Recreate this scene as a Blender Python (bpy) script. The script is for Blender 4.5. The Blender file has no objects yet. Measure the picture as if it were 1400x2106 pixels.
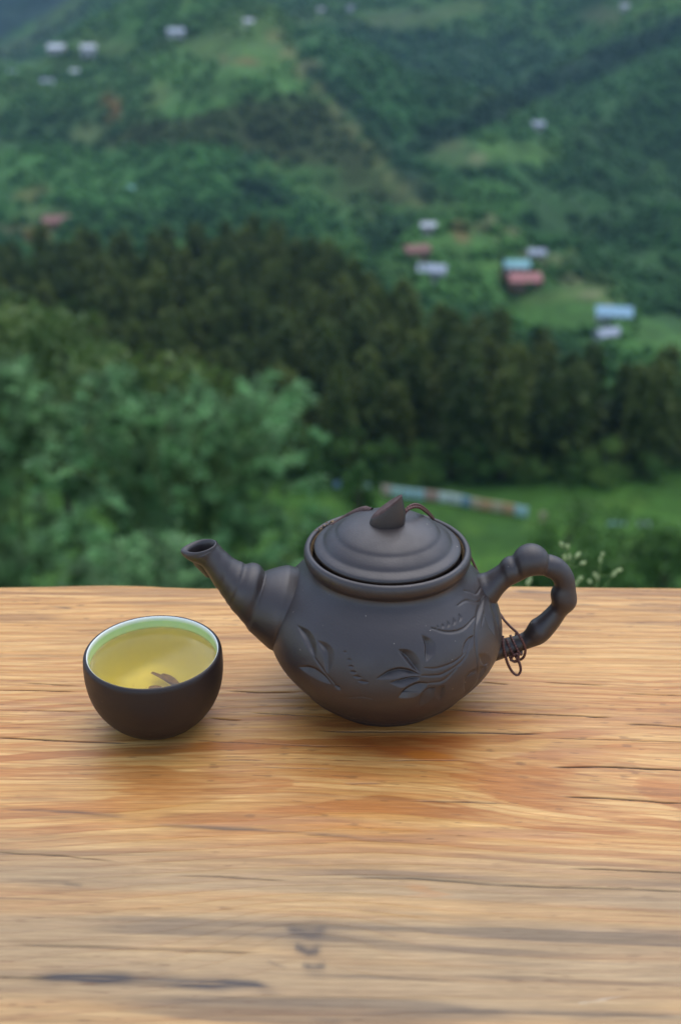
import bpy, bmesh, math, random
import numpy as np
from mathutils import Vector, Matrix

random.seed(7)
rng = np.random.default_rng(7)
SC = bpy.context.scene
COL = SC.collection

# ------------------------------------------------------------------ camera
FPX = 2346.0                       # focal length in pixels of the 1400 x 2106 photograph
PITCH = math.radians(26.64)
ROLL = math.radians(0.25)
CZ = 0.33                          # camera height above the table top (z = 0)
Rv = np.array([1, 0, 0.]); Fv = np.array([0, math.cos(PITCH), -math.sin(PITCH)]); Uv = np.array([0, math.sin(PITCH), math.cos(PITCH)])
RX = math.cos(ROLL) * Rv + math.sin(ROLL) * Uv
UX = math.cos(ROLL) * Uv - math.sin(ROLL) * Rv
CAM = np.array([0, 0, CZ])
cam_data = bpy.data.cameras.new('camera')
cam = bpy.data.objects.new('camera', cam_data); COL.objects.link(cam)
m = Matrix.Identity(4)
for r_ in range(3):
    m[r_][0] = RX[r_]; m[r_][1] = UX[r_]; m[r_][2] = -Fv[r_]; m[r_][3] = CAM[r_]
cam.matrix_world = m
cam_data.sensor_fit = 'VERTICAL'; cam_data.sensor_height = 36.0; cam_data.sensor_width = 24.0
cam_data.lens = FPX / 2106 * 36.0
cam_data.clip_start = 0.02; cam_data.clip_end = 12000
cam_data.dof.use_dof = True
cam_data.dof.focus_distance = 0.515
cam_data.dof.aperture_fstop = 8.2
cam_data.dof.aperture_blades = 0
SC.camera = cam

# ------------------------------------------------------------------ world, sun, exposure
SUN_EL, SUN_AZ = math.radians(68), math.radians(25)      # azimuth measured from +Y (ahead) to +X
world = bpy.data.worlds.new('World'); SC.world = world; world.use_nodes = True
nt = world.node_tree; nt.nodes.clear()
sky = nt.nodes.new('ShaderNodeTexSky'); sky.sky_type = 'NISHITA'; sky.sun_disc = False
sky.sun_elevation = SUN_EL; sky.sun_rotation = SUN_AZ; sky.altitude = 1500
sky.air_density = 1.0; sky.dust_density = 3.0; sky.ozone_density = 1.0
hs = nt.nodes.new('ShaderNodeHueSaturation'); hs.inputs['Saturation'].default_value = 0.80
bg = nt.nodes.new('ShaderNodeBackground'); bg.inputs['Strength'].default_value = 0.15
wo = nt.nodes.new('ShaderNodeOutputWorld')
nt.links.new(sky.outputs[0], hs.inputs['Color']); nt.links.new(hs.outputs[0], bg.inputs['Color']); nt.links.new(bg.outputs[0], wo.inputs['Surface'])
sun_d = bpy.data.lights.new('sun', 'SUN'); sun_d.energy = 0.9; sun_d.angle = math.radians(80); sun_d.color = (1, 0.97, 0.93)
sun = bpy.data.objects.new('sun', sun_d); COL.objects.link(sun)
sd = Vector((math.sin(SUN_AZ) * math.cos(SUN_EL), math.cos(SUN_AZ) * math.cos(SUN_EL), math.sin(SUN_EL)))
sun.rotation_euler = sd.to_track_quat('Z', 'Y').to_euler()
SC.view_settings.view_transform = 'Standard'; SC.view_settings.look = 'None'
SC.view_settings.gamma = 1; SC.view_settings.use_curve_mapping = False
SC.view_settings.exposure = 1.15
SC.cycles.use_denoising = True
SC.cycles.max_bounces = 10; SC.cycles.transmission_bounces = 10; SC.cycles.volume_bounces = 0
SC.cycles.diffuse_bounces = 3; SC.cycles.glossy_bounces = 3; SC.cycles.transparent_max_bounces = 8

# ------------------------------------------------------------------ view helpers (place things where the photo shows them)
def ray(x, y): return (x - 700) * RX - (y - 1053) * UX + FPX * Fv
def atY(x, y, Y): d = ray(x, y); return CAM + d * (Y / d[1])
def atZ(x, y, Z): d = ray(x, y); return CAM + d * ((Z - CZ) / d[2])
def proj(P):
    q = np.asarray(P, float) - CAM; D = q @ Fv; D = np.where(np.abs(D) < 1e-6, 1e-6, D)
    return 700 + FPX * (q @ RX) / D, 1053 - FPX * (q @ UX) / D, D

# ------------------------------------------------------------------ numpy noise
_perm = rng.permutation(4096)
_rnd = rng.random(4096)
def _h(i, j, s): return _rnd[_perm[(i + _perm[(j + s * 131) & 4095]) & 4095]]
def vnoise(x, y, s=0):
    x = np.asarray(x, float); y = np.asarray(y, float)
    xi = np.floor(x).astype(np.int64); yi = np.floor(y).astype(np.int64); xf = x - xi; yf = y - yi
    u = xf * xf * xf * (xf * (xf * 6 - 15) + 10); v = yf * yf * yf * (yf * (yf * 6 - 15) + 10)
    a = _h(xi, yi, s); b = _h(xi + 1, yi, s); c = _h(xi, yi + 1, s); d = _h(xi + 1, yi + 1, s)
    return (a + (b - a) * u) * (1 - v) + (c + (d - c) * u) * v
def fbm(x, y, o=4, s=0, g=0.5):
    t = 0; a = 1; n = 0
    for k in range(o):
        t = t + a * vnoise(x * 2 ** k + 17.3 * k, y * 2 ** k + 9.1 * k, s + k); n += a; a *= g
    return t / n
def sstep(a, b, x): t = np.clip((x - a) / (b - a), 0, 1); return t * t * (3 - 2 * t)

# ------------------------------------------------------------------ object helpers
def tag(o, label=None, cat=None, group=None, kind=None):
    if label: o['label'] = label
    if cat: o['category'] = cat
    if group: o['group'] = group
    if kind: o['kind'] = kind
    return o
def empty(name, loc, rz=0, scale=1):
    o = bpy.data.objects.new(name, None); COL.objects.link(o); o.location = tuple(float(v) for v in loc); o.rotation_euler = (0, 0, rz)
    o.scale = (scale,) * 3; o.empty_display_size = 0.01
    return o
def link(name, me, parent=None):
    o = bpy.data.objects.new(name, me); COL.objects.link(o)
    if parent: o.parent = parent
    return o
def mesh_np(name, V, Fq, mat=None, smooth=True, colors=None, midx=None):
    """V (n,3), Fq (m,k) equal-sized faces (quads or tris)"""
    V = np.ascontiguousarray(V, np.float32); Fq = np.ascontiguousarray(Fq, np.int32)
    me = bpy.data.meshes.new(name); me.vertices.add(len(V)); me.vertices.foreach_set('co', V.ravel())
    k = Fq.shape[1]; me.loops.add(Fq.size); me.loops.foreach_set('vertex_index', Fq.ravel())
    me.polygons.add(len(Fq)); me.polygons.foreach_set('loop_start', np.arange(0, Fq.size, k, dtype=np.int32))
    me.polygons.foreach_set('loop_total', np.full(len(Fq), k, np.int32))
    if midx is not None: me.polygons.foreach_set('material_index', np.ascontiguousarray(midx, np.int32))
    me.update(calc_edges=True)
    me.polygons.foreach_set('use_smooth', np.full(len(Fq), smooth, bool))
    if colors is not None:
        at = me.color_attributes.new('col', 'FLOAT_COLOR', 'POINT')
        c = np.ones((len(V), 4), np.float32); c[:, :colors.shape[1]] = colors; at.data.foreach_set('color', c.ravel())
    if mat is not None:
        for mm in (mat if isinstance(mat, (list, tuple)) else [mat]): me.materials.append(mm)
    return me
def grid_faces(nu, nv, wrap_u=False, off=0):
    """vertex index = v*nu+u"""
    u = np.arange(nu if wrap_u else nu - 1); v = np.arange(nv - 1)
    U, Vv = np.meshgrid(u, v); U2 = (U + 1) % nu
    return (np.stack([Vv * nu + U, Vv * nu + U2, (Vv + 1) * nu + U2, (Vv + 1) * nu + U], -1).reshape(-1, 4) + off)
def box_mesh(name, x0, x1, y0, y1, z0, z1, mat, bevel=0.0, seg=2):
    bm = bmesh.new(); bmesh.ops.create_cube(bm, size=1)
    for v in bm.verts: v.co = Vector(((x0 + x1) / 2 + v.co.x * (x1 - x0), (y0 + y1) / 2 + v.co.y * (y1 - y0), (z0 + z1) / 2 + v.co.z * (z1 - z0)))
    if bevel: bmesh.ops.bevel(bm, geom=bm.edges[:], offset=bevel, segments=seg, affect='EDGES')
    me = bpy.data.meshes.new(name); bm.to_mesh(me); bm.free(); me.materials.append(mat); return me
def catmull(P, n):
    P = np.asarray(P, float); Q = np.vstack([2 * P[0] - P[1], P, 2 * P[-1] - P[-2]]); out = []
    for i in range(1, len(Q) - 2):
        for t in np.linspace(0, 1, n, endpoint=False):
            a, b, c, d = Q[i - 1], Q[i], Q[i + 1], Q[i + 2]
            out.append(.5 * ((2 * b) + (-a + c) * t + (2 * a - 5 * b + 4 * c - d) * t * t + (-a + 3 * b - 3 * c + d) * t ** 3))
    out.append(P[-1]); return np.array(out)
def tube(P, r, seg=10, close=False):
    """vertices and quads of a tube along P"""
    P = np.asarray(P, float); n = len(P); r = np.broadcast_to(r, (n,))
    T = np.gradient(P, axis=0); T /= np.linalg.norm(T, axis=1)[:, None] + 1e-12
    N = np.zeros_like(P); a = np.array([0, 0, 1.]) if abs(T[0, 2]) < .9 else np.array([1., 0, 0])
    nn = a - T[0] * (a @ T[0]); nn /= np.linalg.norm(nn); N[0] = nn
    for i in range(1, n):
        nn = N[i - 1] - T[i] * (N[i - 1] @ T[i]); nn /= np.linalg.norm(nn) + 1e-12; N[i] = nn
    B = np.cross(T, N); th = np.linspace(0, 2 * np.pi, seg, endpoint=False)
    V = P[:, None] + r[:, None, None] * (np.cos(th)[None, :, None] * N[:, None] + np.sin(th)[None, :, None] * B[:, None])
    return V.reshape(-1, 3), grid_faces(seg, n, True)

# ------------------------------------------------------------------ materials
class NB:
    def __init__(s, name):
        s.m = bpy.data.materials.new(name); s.m.use_nodes = True; s.t = s.m.node_tree; s.t.nodes.clear()
        s.out = s.t.nodes.new('ShaderNodeOutputMaterial')
    def n(s, ty, **kw):
        x = s.t.nodes.new(ty)
        for k, v in kw.items():
            if k.startswith('_'): setattr(x, k[1:], v)
            else:
                key = k.replace('__', ' ')
                if isinstance(v, tuple) and len(v) == 2 and hasattr(v[0], 'outputs'): s.t.links.new(v[0].outputs[v[1]], x.inputs[key])
                elif hasattr(v, 'is_output'): s.t.links.new(v, x.inputs[key])
                else: x.inputs[key].default_value = v
        return x
    def link(s, a, b): s.t.links.new(a, b)
    def ramp(s, fac, stops, interp='LINEAR'):
        x = s.t.nodes.new('ShaderNodeValToRGB'); x.color_ramp.interpolation = interp
        e = x.color_ramp.elements
        while len(e) < len(stops): e.new(0.5)
        for k, (p, c) in enumerate(stops): e[k].position = p; e[k].color = (*c, 1) if len(c) == 3 else c
        s.link(fac, x.inputs[0]); return x.outputs[0]
    def coords(s, scale=(1, 1, 1), kind='Object'):
        tc = s.t.nodes.new('ShaderNodeTexCoord'); mp = s.t.nodes.new('ShaderNodeMapping'); mp.inputs['Scale'].default_value = scale
        s.link(tc.outputs[kind], mp.inputs['Vector']); return mp.outputs[0]
    def noise(s, vec, scale, detail=4, rough=.5, dist=0):
        x = s.t.nodes.new('ShaderNodeTexNoise'); s.link(vec, x.inputs['Vector'])
        x.inputs['Scale'].default_value = scale; x.inputs['Detail'].default_value = detail; x.inputs['Roughness'].default_value = rough; x.inputs['Distortion'].default_value = dist
        return x.outputs['Fac']
    def mix(s, fac, a, b, mode='MIX'):
        x = s.t.nodes.new('ShaderNodeMix'); x.data_type = 'RGBA'; x.blend_type = mode
        for sock, v in ((x.inputs['Factor'], fac), (x.inputs[6], a), (x.inputs[7], b)):
            if hasattr(v, 'is_output'): s.link(v, sock)
            elif isinstance(v, (int, float)): sock.default_value = v
            else: sock.default_value = (*v, 1)
        return x.outputs[2]
    def bump(s, h, strength=.3, dist=.001):
        x = s.t.nodes.new('ShaderNodeBump'); x.inputs['Strength'].default_value = strength; x.inputs['Distance'].default_value = dist
        s.link(h, x.inputs['Height']); return x.outputs[0]
    def principled(s, color, rough=.6, spec=.5, normal=None, **kw):
        x = s.t.nodes.new('ShaderNodeBsdfPrincipled')
        for key, v in (('Base Color', color), ('Roughness', rough), ('Specular IOR Level', spec), ('Normal', normal)):
            if v is None: continue
            if hasattr(v, 'is_output'): s.link(v, x.inputs[key])
            elif isinstance(v, (int, float)): x.inputs[key].default_value = v
            else: x.inputs[key].default_value = (*v, 1)
        for k, v in kw.items(): x.inputs[k.replace('__', ' ')].default_value = v
        s.link(x.outputs[0], s.out.inputs['Surface']); return x

def mat_clay(name, base, dark, spec=.8):
    b = NB(name); c = b.coords()
    n1 = b.noise(c, 60, 5, .6); n2 = b.noise(c, 900, 3, .6)
    col = b.mix(n1, base, dark)
    sp = b.noise(c, 420, 2, .5)
    col = b.mix(b.ramp(sp, [(.0, (0, 0, 0)), (.745, (0, 0, 0)), (.80, (1, 1, 1))]), col, (.30, .25, .2))
    ro = b.ramp(n1, [(.3, (.40,) * 3), (.7, (.56,) * 3)])
    b.principled(col, ro, spec, b.bump(n2, .18, .0004)); return b.m
M_CLAY = mat_clay('clay_dark', (.029, .0180, .0150), (.014, .0088, .0078))
M_CLAY_CUP = mat_clay('clay_cup', (.019, .0110, .0092), (.013, .0078, .0068), .45)
def simple(name, col, rough=.6, spec=.4, ns=0, var=.3, bump=0, kind='Object'):
    b = NB(name)
    if ns:
        c = b.coords(kind=kind); n = b.noise(c, ns, 4, .6); dk = tuple(v * (1 - var) for v in col); lt = tuple(min(1, v * (1 + var)) for v in col)
        cc = b.ramp(n, [(.3, dk), (.7, lt)]); b.principled(cc, rough, spec, b.bump(n, bump, .002) if bump else None)
    else: b.principled(col, rough, spec)
    return b.m
M_CLAYRED = simple('clay_unglazed', (.085, .052, .046), .75, .3, 400, .35, .3)
M_RESIDUE = simple('tea_residue', (.30, .20, .10), .8, .3, 900, .4, .5)

# ================================================================== LARGE STRUCTURE : terrain
def polydist(x, y, pts):
    """nearest distance to polyline and interpolated z"""
    best = np.full(x.shape, 1e18); zz = np.zeros(x.shape)
    for a, b in zip(pts[:-1], pts[1:]):
        ax, ay, az = a; bx, by, bz = b; dx, dy = bx - ax, by - ay
        t = np.clip(((x - ax) * dx + (y - ay) * dy) / (dx * dx + dy * dy), 0, 1)
        d = np.hypot(x - ax - t * dx, y - ay - t * dy); k = d < best
        best = np.where(k, d, best); zz = np.where(k, az + t * (bz - az), zz)
    return best, zz
def P3(x, y, Y): return tuple(atY(x, y, Y))
RIDGES = [  # (crest polyline, slope, roundness)
    ([P3(380, -30, 880), P3(560, 55, 720), P3(640, 150, 690), P3(700, 225, 650), P3(790, 330, 605), P3(850, 408, 560), P3(800, 500, 500)], .52, 12),
    ([P3(-200, 130, 800), P3(0, 150, 760), P3(180, 170, 740), P3(330, 130, 740), P3(560, 60, 725)], .34, 18),
    ([P3(470, 300, 600), P3(560, 350, 560), P3(660, 400, 520), P3(740, 480, 470)], .60, 8),
    ([P3(-150, 280, 640), P3(60, 310, 600), P3(200, 390, 540), P3(230, 470, 480)], .45, 12),
    ([P3(1700, -40, 800), P3(1400, 110, 760), P3(1200, 255, 720), P3(1060, 380, 650), P3(930, 440, 600)], .62, 10),
    ([P3(1750, 330, 520), P3(1500, 400, 480), P3(1350, 540, 440), P3(1270, 630, 410)], .70, 8),
    ([P3(1600, -300, 1000), P3(1400, 10, 950), P3(1180, 148, 900), P3(1000, 250, 850), P3(860, 322, 790)], .5, 14),
    ([P3(760, 600, 330), P3(850, 490, 380), P3(960, 462, 400), P3(1100, 520, 395), P3(1180, 575, 375), P3(1290, 645, 345), P3(1420, 740, 300)], .36, 14),
]
def H(x, y):
    x = np.asarray(x, float); y = np.asarray(y, float)
    # steep slope falling from the terrace, flat valley field, forest shelf
    near = -1.15 - .61 * np.maximum(y - .6, 0) - .25 * np.maximum(-(y + 3), 0) * 0
    near = near + 13 * sstep(-6, -34, x) * sstep(25, 70, y)
    field = -62.0 - .064 * (y - 135) + .6 * (fbm(x / 25, y / 25, 3, 3) - .5)
    k = 2.0
    h = np.maximum(near, field) + k * np.exp(-np.abs(near - field) / k) * .5
    # beyond the shelf the land drops into the valley
    edge = np.interp(x / np.maximum(y, 1), [-.3, -.05, 0, .10, .20, .30], [285, 285, 255, 205, 178, 165])
    h = h - 62 * sstep(edge - 15, edge + 130, y)
    back = -135 + .27 * np.maximum(y - 830, 0) + 55 * (fbm(x / 260, y / 260, 4, 11) - .5) * sstep(700, 1000, y)
    back = back - 150 * sstep(-150, -420, x) * sstep(700, 1100, y) * (1 - sstep(1500, 2400, y))
    h = np.where(y > 500, np.maximum(h, back), h)
    for pts, sl, rd in RIDGES:
        d, z = polydist(x, y, pts)
        w = 16 * (fbm(x / 60, y / 60, 3, 21) - .5)
        hh = z - sl * (np.sqrt(d * d + rd * rd) - rd) + w * sstep(8, 50, d)
        h = np.maximum(h, hh)
    far = -420 + .95 * np.maximum(y - 1500, 0)
    h = np.where(y > 1500, np.maximum(h, np.minimum(far, 500)), h)
    rough = sstep(300, 500, y)
    rg = 1 - np.abs(2 * fbm(x / 70 + .5 * fbm(x / 90, y / 90, 2, 35), y / 110, 3, 37) - 1)
    h = h + rough * 22 * (rg - .75) + rough * (6 * (fbm(x / 45, y / 45, 4, 31) - .5))
    return h
# --- terrain colours: patches of field and bare earth, plus painted relief shade
PATCHES = [ # px, py, rx, ry, colour, softness
    (110, 185, 170, 22, (.075, .125, .045)), (215, 100, 70, 18, (.09, .13, .05)), (110, 135, 90, 16, (.085, .135, .05)),
    (510, 110, 90, 40, (.10, .125, .045)), (430, 95, 60, 30, (.085, .12, .045)), (345, 205, 28, 40, (.10, .14, .055)),
    (240, 232, 20, 36, (.21, .095, .045)), (180, 278, 45, 22, (.11, .13, .06)),
    (590, 190, 90, 35, (.055, .115, .04)), (430, 190, 60, 30, (.05, .10, .038)),
    (650, 135, 35, 12, (.13, .10, .06)), (500, 130, 30, 8, (.19, .10, .06)),
    (940, 20, 60, 20, (.085, .12, .045)), (820, 40, 80, 22, (.085, .11, .045)), (1240, 30, 70, 18, (.11, .11, .06)),
    (960, 325, 95, 26, (.125, .135, .07)), (1070, 315, 60, 30, (.09, .16, .05)), (1010, 335, 30, 10, (.20, .19, .12)),
    (1000, 415, 70, 26, (.065, .14, .045)), (930, 300, 50, 12, (.12, .13, .07)),
    (780, 370, 90, 30, (.075, .105, .04)), (830, 390, 40, 36, (.09, .115, .045)), (640, 360, 70, 30, (.06, .115, .042)),
    (240, 370, 120, 30, (.05, .11, .04)), (80, 440, 60, 18, (.09, .12, .05)), (40, 400, 40, 18, (.15, .13, .06)),
    (40, 473, 90, 8, (.26, .095, .045)), (100, 490, 30, 10, (.24, .10, .05)),
    (950, 500, 90, 22, (.075, .145, .045)), (1000, 545, 60, 14, (.10, .16, .055)), (920, 490, 24, 9, (.22, .13, .07)),
    (1015, 575, 18, 9, (.28, .11, .05)), (1120, 530, 50, 14, (.13, .15, .07)), (1160, 640, 110, 40, (.085, .165, .045)),
    (1190, 600, 70, 22, (.11, .14, .06)), (1100, 610, 80, 12, (.12, .13, .055)), (1380, 690, 80, 40, (.08, .15, .045)),
    (1340, 365, 30, 40, (.06, .11, .045)), (790, 560, 50, 40, (.055, .10, .04)), (880, 450, 60, 20, (.07, .12, .05)),
]
STRUCT = []  # light crests and dark valley lines, relief shading painted into the land colour
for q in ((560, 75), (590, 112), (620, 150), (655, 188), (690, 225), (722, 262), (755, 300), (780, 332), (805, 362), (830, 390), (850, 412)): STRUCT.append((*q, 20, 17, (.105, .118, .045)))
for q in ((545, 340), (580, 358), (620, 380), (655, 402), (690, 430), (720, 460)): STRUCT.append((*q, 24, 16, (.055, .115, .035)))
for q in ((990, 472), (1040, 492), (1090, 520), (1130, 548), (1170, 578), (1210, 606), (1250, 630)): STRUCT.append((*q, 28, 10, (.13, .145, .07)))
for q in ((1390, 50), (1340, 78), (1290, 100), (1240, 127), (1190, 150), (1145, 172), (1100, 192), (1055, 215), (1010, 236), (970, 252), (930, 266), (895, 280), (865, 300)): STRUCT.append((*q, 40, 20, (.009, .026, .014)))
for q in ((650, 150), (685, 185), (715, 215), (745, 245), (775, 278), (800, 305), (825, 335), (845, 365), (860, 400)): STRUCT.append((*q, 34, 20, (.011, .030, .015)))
POLY = [  # stands of different growth on the flanks, with light and shade painted in
    ([(-60, 230), (180, 230), (280, 262), (200, 310), (-60, 320)], (.018, .050, .018), 18),
    ([(-60, 310), (200, 310), (400, 300), (500, 312), (560, 336), (500, 420), (-60, 450)], (.036, .100, .028), 18),
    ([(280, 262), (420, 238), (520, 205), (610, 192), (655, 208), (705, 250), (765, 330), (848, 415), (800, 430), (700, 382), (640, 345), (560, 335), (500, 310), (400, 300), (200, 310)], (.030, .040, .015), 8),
    ([(260, 130), (400, 90), (500, 72), (565, 76), (640, 185), (600, 195), (520, 205), (420, 235), (300, 250), (330, 180)], (.050, .120, .032), 10),
    ([(-60, 160), (260, 140), (330, 180), (290, 245), (180, 230), (-60, 225)], (.034, .085, .028), 14),
    ([(585, 60), (700, 50), (880, 130), (880, 290), (860, 380), (800, 318), (720, 225), (640, 150)], (.024, .072, .026), 10),
    ([(690, 60), (900, 60), (1180, 100), (1100, 170), (880, 240), (800, 130)], (.017, .050, .022), 16),
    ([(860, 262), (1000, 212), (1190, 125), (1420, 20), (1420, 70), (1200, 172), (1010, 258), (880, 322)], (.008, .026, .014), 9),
    ([(1420, 75), (1200, 176), (1010, 262), (890, 325), (900, 400), (1040, 430), (1180, 280), (1420, 130)], (.028, .078, .026), 10),
    ([(1420, 125), (1190, 275), (1060, 400), (1040, 470), (1180, 570), (1260, 640), (1420, 690)], (.018, .052, .017), 12),
    ([(500, 348), (560, 340), (650, 385), (745, 478), (722, 502), (640, 450), (560, 402)], (.038, .100, .030), 7),
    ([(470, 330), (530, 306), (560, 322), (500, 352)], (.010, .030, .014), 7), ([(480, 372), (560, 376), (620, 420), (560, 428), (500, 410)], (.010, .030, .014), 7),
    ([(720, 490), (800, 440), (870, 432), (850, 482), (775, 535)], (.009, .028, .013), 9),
    ([(640, 345), (700, 382), (800, 430), (760, 475), (700, 420), (650, 380)], (.034, .060, .022), 8),
    ([(770, 565), (850, 482), (960, 462), (1050, 486), (1150, 552), (1290, 636), (1420, 700), (1420, 780), (1200, 720), (1000, 640), (880, 620)], (.046, .110, .028), 9),
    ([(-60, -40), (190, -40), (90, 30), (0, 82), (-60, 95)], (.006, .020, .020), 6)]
def poly_soft(px, py, pts, soft):
    """1 inside the outline, falling to 0 over soft pixels outside it"""
    inside = np.zeros(px.shape, bool); dm = np.full(px.shape, 1e9); n = len(pts)
    for i in range(n):
        (x0, y0), (x1, y1) = pts[i], pts[(i + 1) % n]
        c_ = ((y0 > py) != (y1 > py)) & (px < (x1 - x0) * (py - y0) / (y1 - y0 + 1e-9) + x0); inside ^= c_
        dx, dy = x1 - x0, y1 - y0; t = np.clip(((px - x0) * dx + (py - y0) * dy) / (dx * dx + dy * dy + 1e-9), 0, 1)
        dm = np.minimum(dm, np.hypot(px - x0 - t * dx, py - y0 - t * dy))
    return sstep(-soft, soft, np.where(inside, dm, -dm))
def terrain_color(x, y, z, patches=True):
    n1 = fbm(x / 55, y / 55, 4, 41); n2 = fbm(x / 14, y / 14, 3, 51); n3 = fbm(x / 170, y / 170, 2, 61)
    dark = np.array([.018, .052, .015]); mid = np.array([.036, .096, .022]); lite = np.array([.070, .135, .032]); brown = np.array([.046, .062, .024])
    a = sstep(.36, .62, .6 * n1 + .4 * n2)[..., None]; c = dark * (1 - a) + mid * a
    b_ = (sstep(.55, .72, n1) * .6)[..., None]; c = c * (1 - b_) + lite * b_
    d_ = (sstep(.58, .75, n3) * .5)[..., None]; c = c * (1 - d_) + brown * d_
    if patches:
        px, py, D = proj(np.stack([x, y, z], -1))
        jx = 110 * (fbm(x / 40, y / 40, 4, 71) - .5); jy = 70 * (fbm(x / 40, y / 40, 4, 81) - .5)
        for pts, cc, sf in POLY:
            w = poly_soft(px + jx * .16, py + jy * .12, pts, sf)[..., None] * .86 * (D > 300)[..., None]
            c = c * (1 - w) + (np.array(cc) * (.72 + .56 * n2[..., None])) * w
        for qx, qy, rx, ry, cc in PATCHES:
            e = np.hypot((px + jx - qx) / rx, (py + jy * .6 - qy) / ry)
            w = (1 - sstep(.55, 1.25, e))[..., None] * (.75 if rx < 75 else .32) * (D > 300)[..., None]
            c = c * (1 - w) + np.array(cc) * (.66, .80, .62) * w
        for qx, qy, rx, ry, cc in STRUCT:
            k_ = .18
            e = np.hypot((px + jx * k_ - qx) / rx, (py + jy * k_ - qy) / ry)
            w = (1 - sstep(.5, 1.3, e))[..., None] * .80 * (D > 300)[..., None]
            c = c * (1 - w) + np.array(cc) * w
    return c * np.array([1.25, 1.22, 1.12])
def mat_land(name, ns1, ns2, rough=.95):
    b = NB(name); at = b.n('ShaderNodeVertexColor'); at.layer_name = 'col'
    c = b.coords(); n = b.noise(c, ns1, 6, .65); n2 = b.noise(c, ns2, 4, .6)
    f = b.ramp(n, [(.3, (.62,) * 3), (.7, (1.35,) * 3)]); col = b.mix(1.0, at.outputs[0], f, 'MULTIPLY')
    f2 = b.ramp(n2, [(.3, (.8,) * 3), (.7, (1.2,) * 3)]); col = b.mix(1.0, col, f2, 'MULTIPLY')
    b.principled(col, rough, .15, b.bump(n, .6, 2.0)); return b.m
M_LAND = mat_land('hill_vegetation', .08, .5)
M_NEARLAND = mat_land('meadow', .4, 3.0)

def polar_patch(name, r0, r1, nr, a0, a1, na, mat, colfn, label_kind='structure'):
    rr = np.geomspace(r0, r1, nr); aa = np.radians(np.linspace(a0, a1, na))
    A, Rr = np.meshgrid(aa, rr); x = Rr * np.sin(A); y = Rr * np.cos(A); z = H(x, y)
    me = mesh_np(name, np.stack([x, y, z], -1).reshape(-1, 3), grid_faces(na, nr), mat, True, colfn(x, y, z).reshape(-1, 3))
    o = link(name, me); o['kind'] = label_kind; return o
def near_col(x, y, z):
    n = fbm(x / 9, y / 9, 4, 91)[..., None]; n2 = fbm(x / 3, y / 3, 3, 95)[..., None]
    g = np.array([.060, .150, .022]); d = np.array([.034, .085, .018]); l = np.array([.10, .19, .03])
    c = d + (g - d) * np.clip(n * 1.6 - .2, 0, 1); w = np.clip((n2 - .52) * 4, 0, 1) * .5; c = c * (1 - w) + l * w
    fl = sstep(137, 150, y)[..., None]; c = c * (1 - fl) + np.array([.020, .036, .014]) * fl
    return c
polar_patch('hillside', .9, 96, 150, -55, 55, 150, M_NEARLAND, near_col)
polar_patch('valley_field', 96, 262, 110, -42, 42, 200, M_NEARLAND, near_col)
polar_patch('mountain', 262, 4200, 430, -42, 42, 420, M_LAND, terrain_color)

# sky-side haze
def haze():
    b = NB('haze_air'); v = b.n('ShaderNodeVolumePrincipled'); v.inputs['Color'].default_value = (.42, .72, 1, 1); v.inputs['Density'].default_value = HAZE
    v.inputs['Anisotropy'].default_value = 0.0
    b.link(v.outputs[0], b.out.inputs['Volume'])
    me = box_mesh('haze', -3600, 3600, -60, 4400, -760, 640, b.m)
    tag(link('haze', me), kind='stuff')
HAZE = .00010
haze()

# ------------------------------------------------------------------ foliage helpers
def leaf_cards(C, D, L, W, seed, droop=.0):
    """diamond leaves at points C pointing along D (n,3); L, W arrays -> verts, quads"""
    g = np.random.default_rng(seed); n = len(C); D = D / (np.linalg.norm(D, axis=1)[:, None] + 1e-9)
    a = g.normal(size=(n, 3)); S = np.cross(D, a); S /= np.linalg.norm(S, axis=1)[:, None] + 1e-9
    Nn = np.cross(S, D); L = np.asarray(L).reshape(-1, 1); W = np.asarray(W).reshape(-1, 1)
    p0 = C; p1 = C + D * L * .42 + S * W * .5 + Nn * L * .05; p2 = C + D * L - np.array([0, 0, 1]) * L * droop; p3 = C + D * L * .42 - S * W * .5 + Nn * L * .05
    V = np.stack([p0, p1, p2, p3], 1).reshape(-1, 3); Fq = np.arange(4 * n).reshape(-1, 4)
    return V, Fq
def mat_leaf(name, c0, c1, ns=.6, trans=.25, rnd=.35, rough=.6, vc=False):
    b = NB(name); c = b.coords(kind='Object'); n = b.noise(c, ns, 3, .6)
    oi = b.n('ShaderNodeObjectInfo')
    col = b.mix(b.ramp(n, [(.32, (0,) * 3), (.68, (1,) * 3)]), c0, c1)
    if vc:
        at = b.n('ShaderNodeVertexColor'); at.layer_name = 'col'; col = b.mix(1.0, col, at.outputs[0], 'MULTIPLY')
    hsv = b.n('ShaderNodeHueSaturation'); b.link(col, hsv.inputs['Color'])
    mr = b.n('ShaderNodeMapRange'); b.link(oi.outputs['Random'], mr.inputs['Value']); mr.inputs['To Min'].default_value = 1 - rnd; mr.inputs['To Max'].default_value = 1 + rnd
    b.link(mr.outputs[0], hsv.inputs['Value'])
    ml = b.n('ShaderNodeMath', _operation='MULTIPLY_ADD'); b.link(oi.outputs['Random'], ml.inputs[0]); ml.inputs[1].default_value = -.035; ml.inputs[2].default_value = .515
    b.link(ml.outputs[0], hsv.inputs['Hue'])
    p = b.principled(hsv.outputs[0], rough, .3)
    tr = b.n('ShaderNodeBsdfTranslucent'); b.link(hsv.outputs[0], tr.inputs[0])
    mx = b.n('ShaderNodeMixShader'); mx.inputs[0].default_value = trans
    b.link(p.outputs[0], mx.inputs[1]); b.link(tr.outputs[0], mx.inputs[2]); b.link(mx.outputs[0], b.out.inputs['Surface'])
    return b.m
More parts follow.
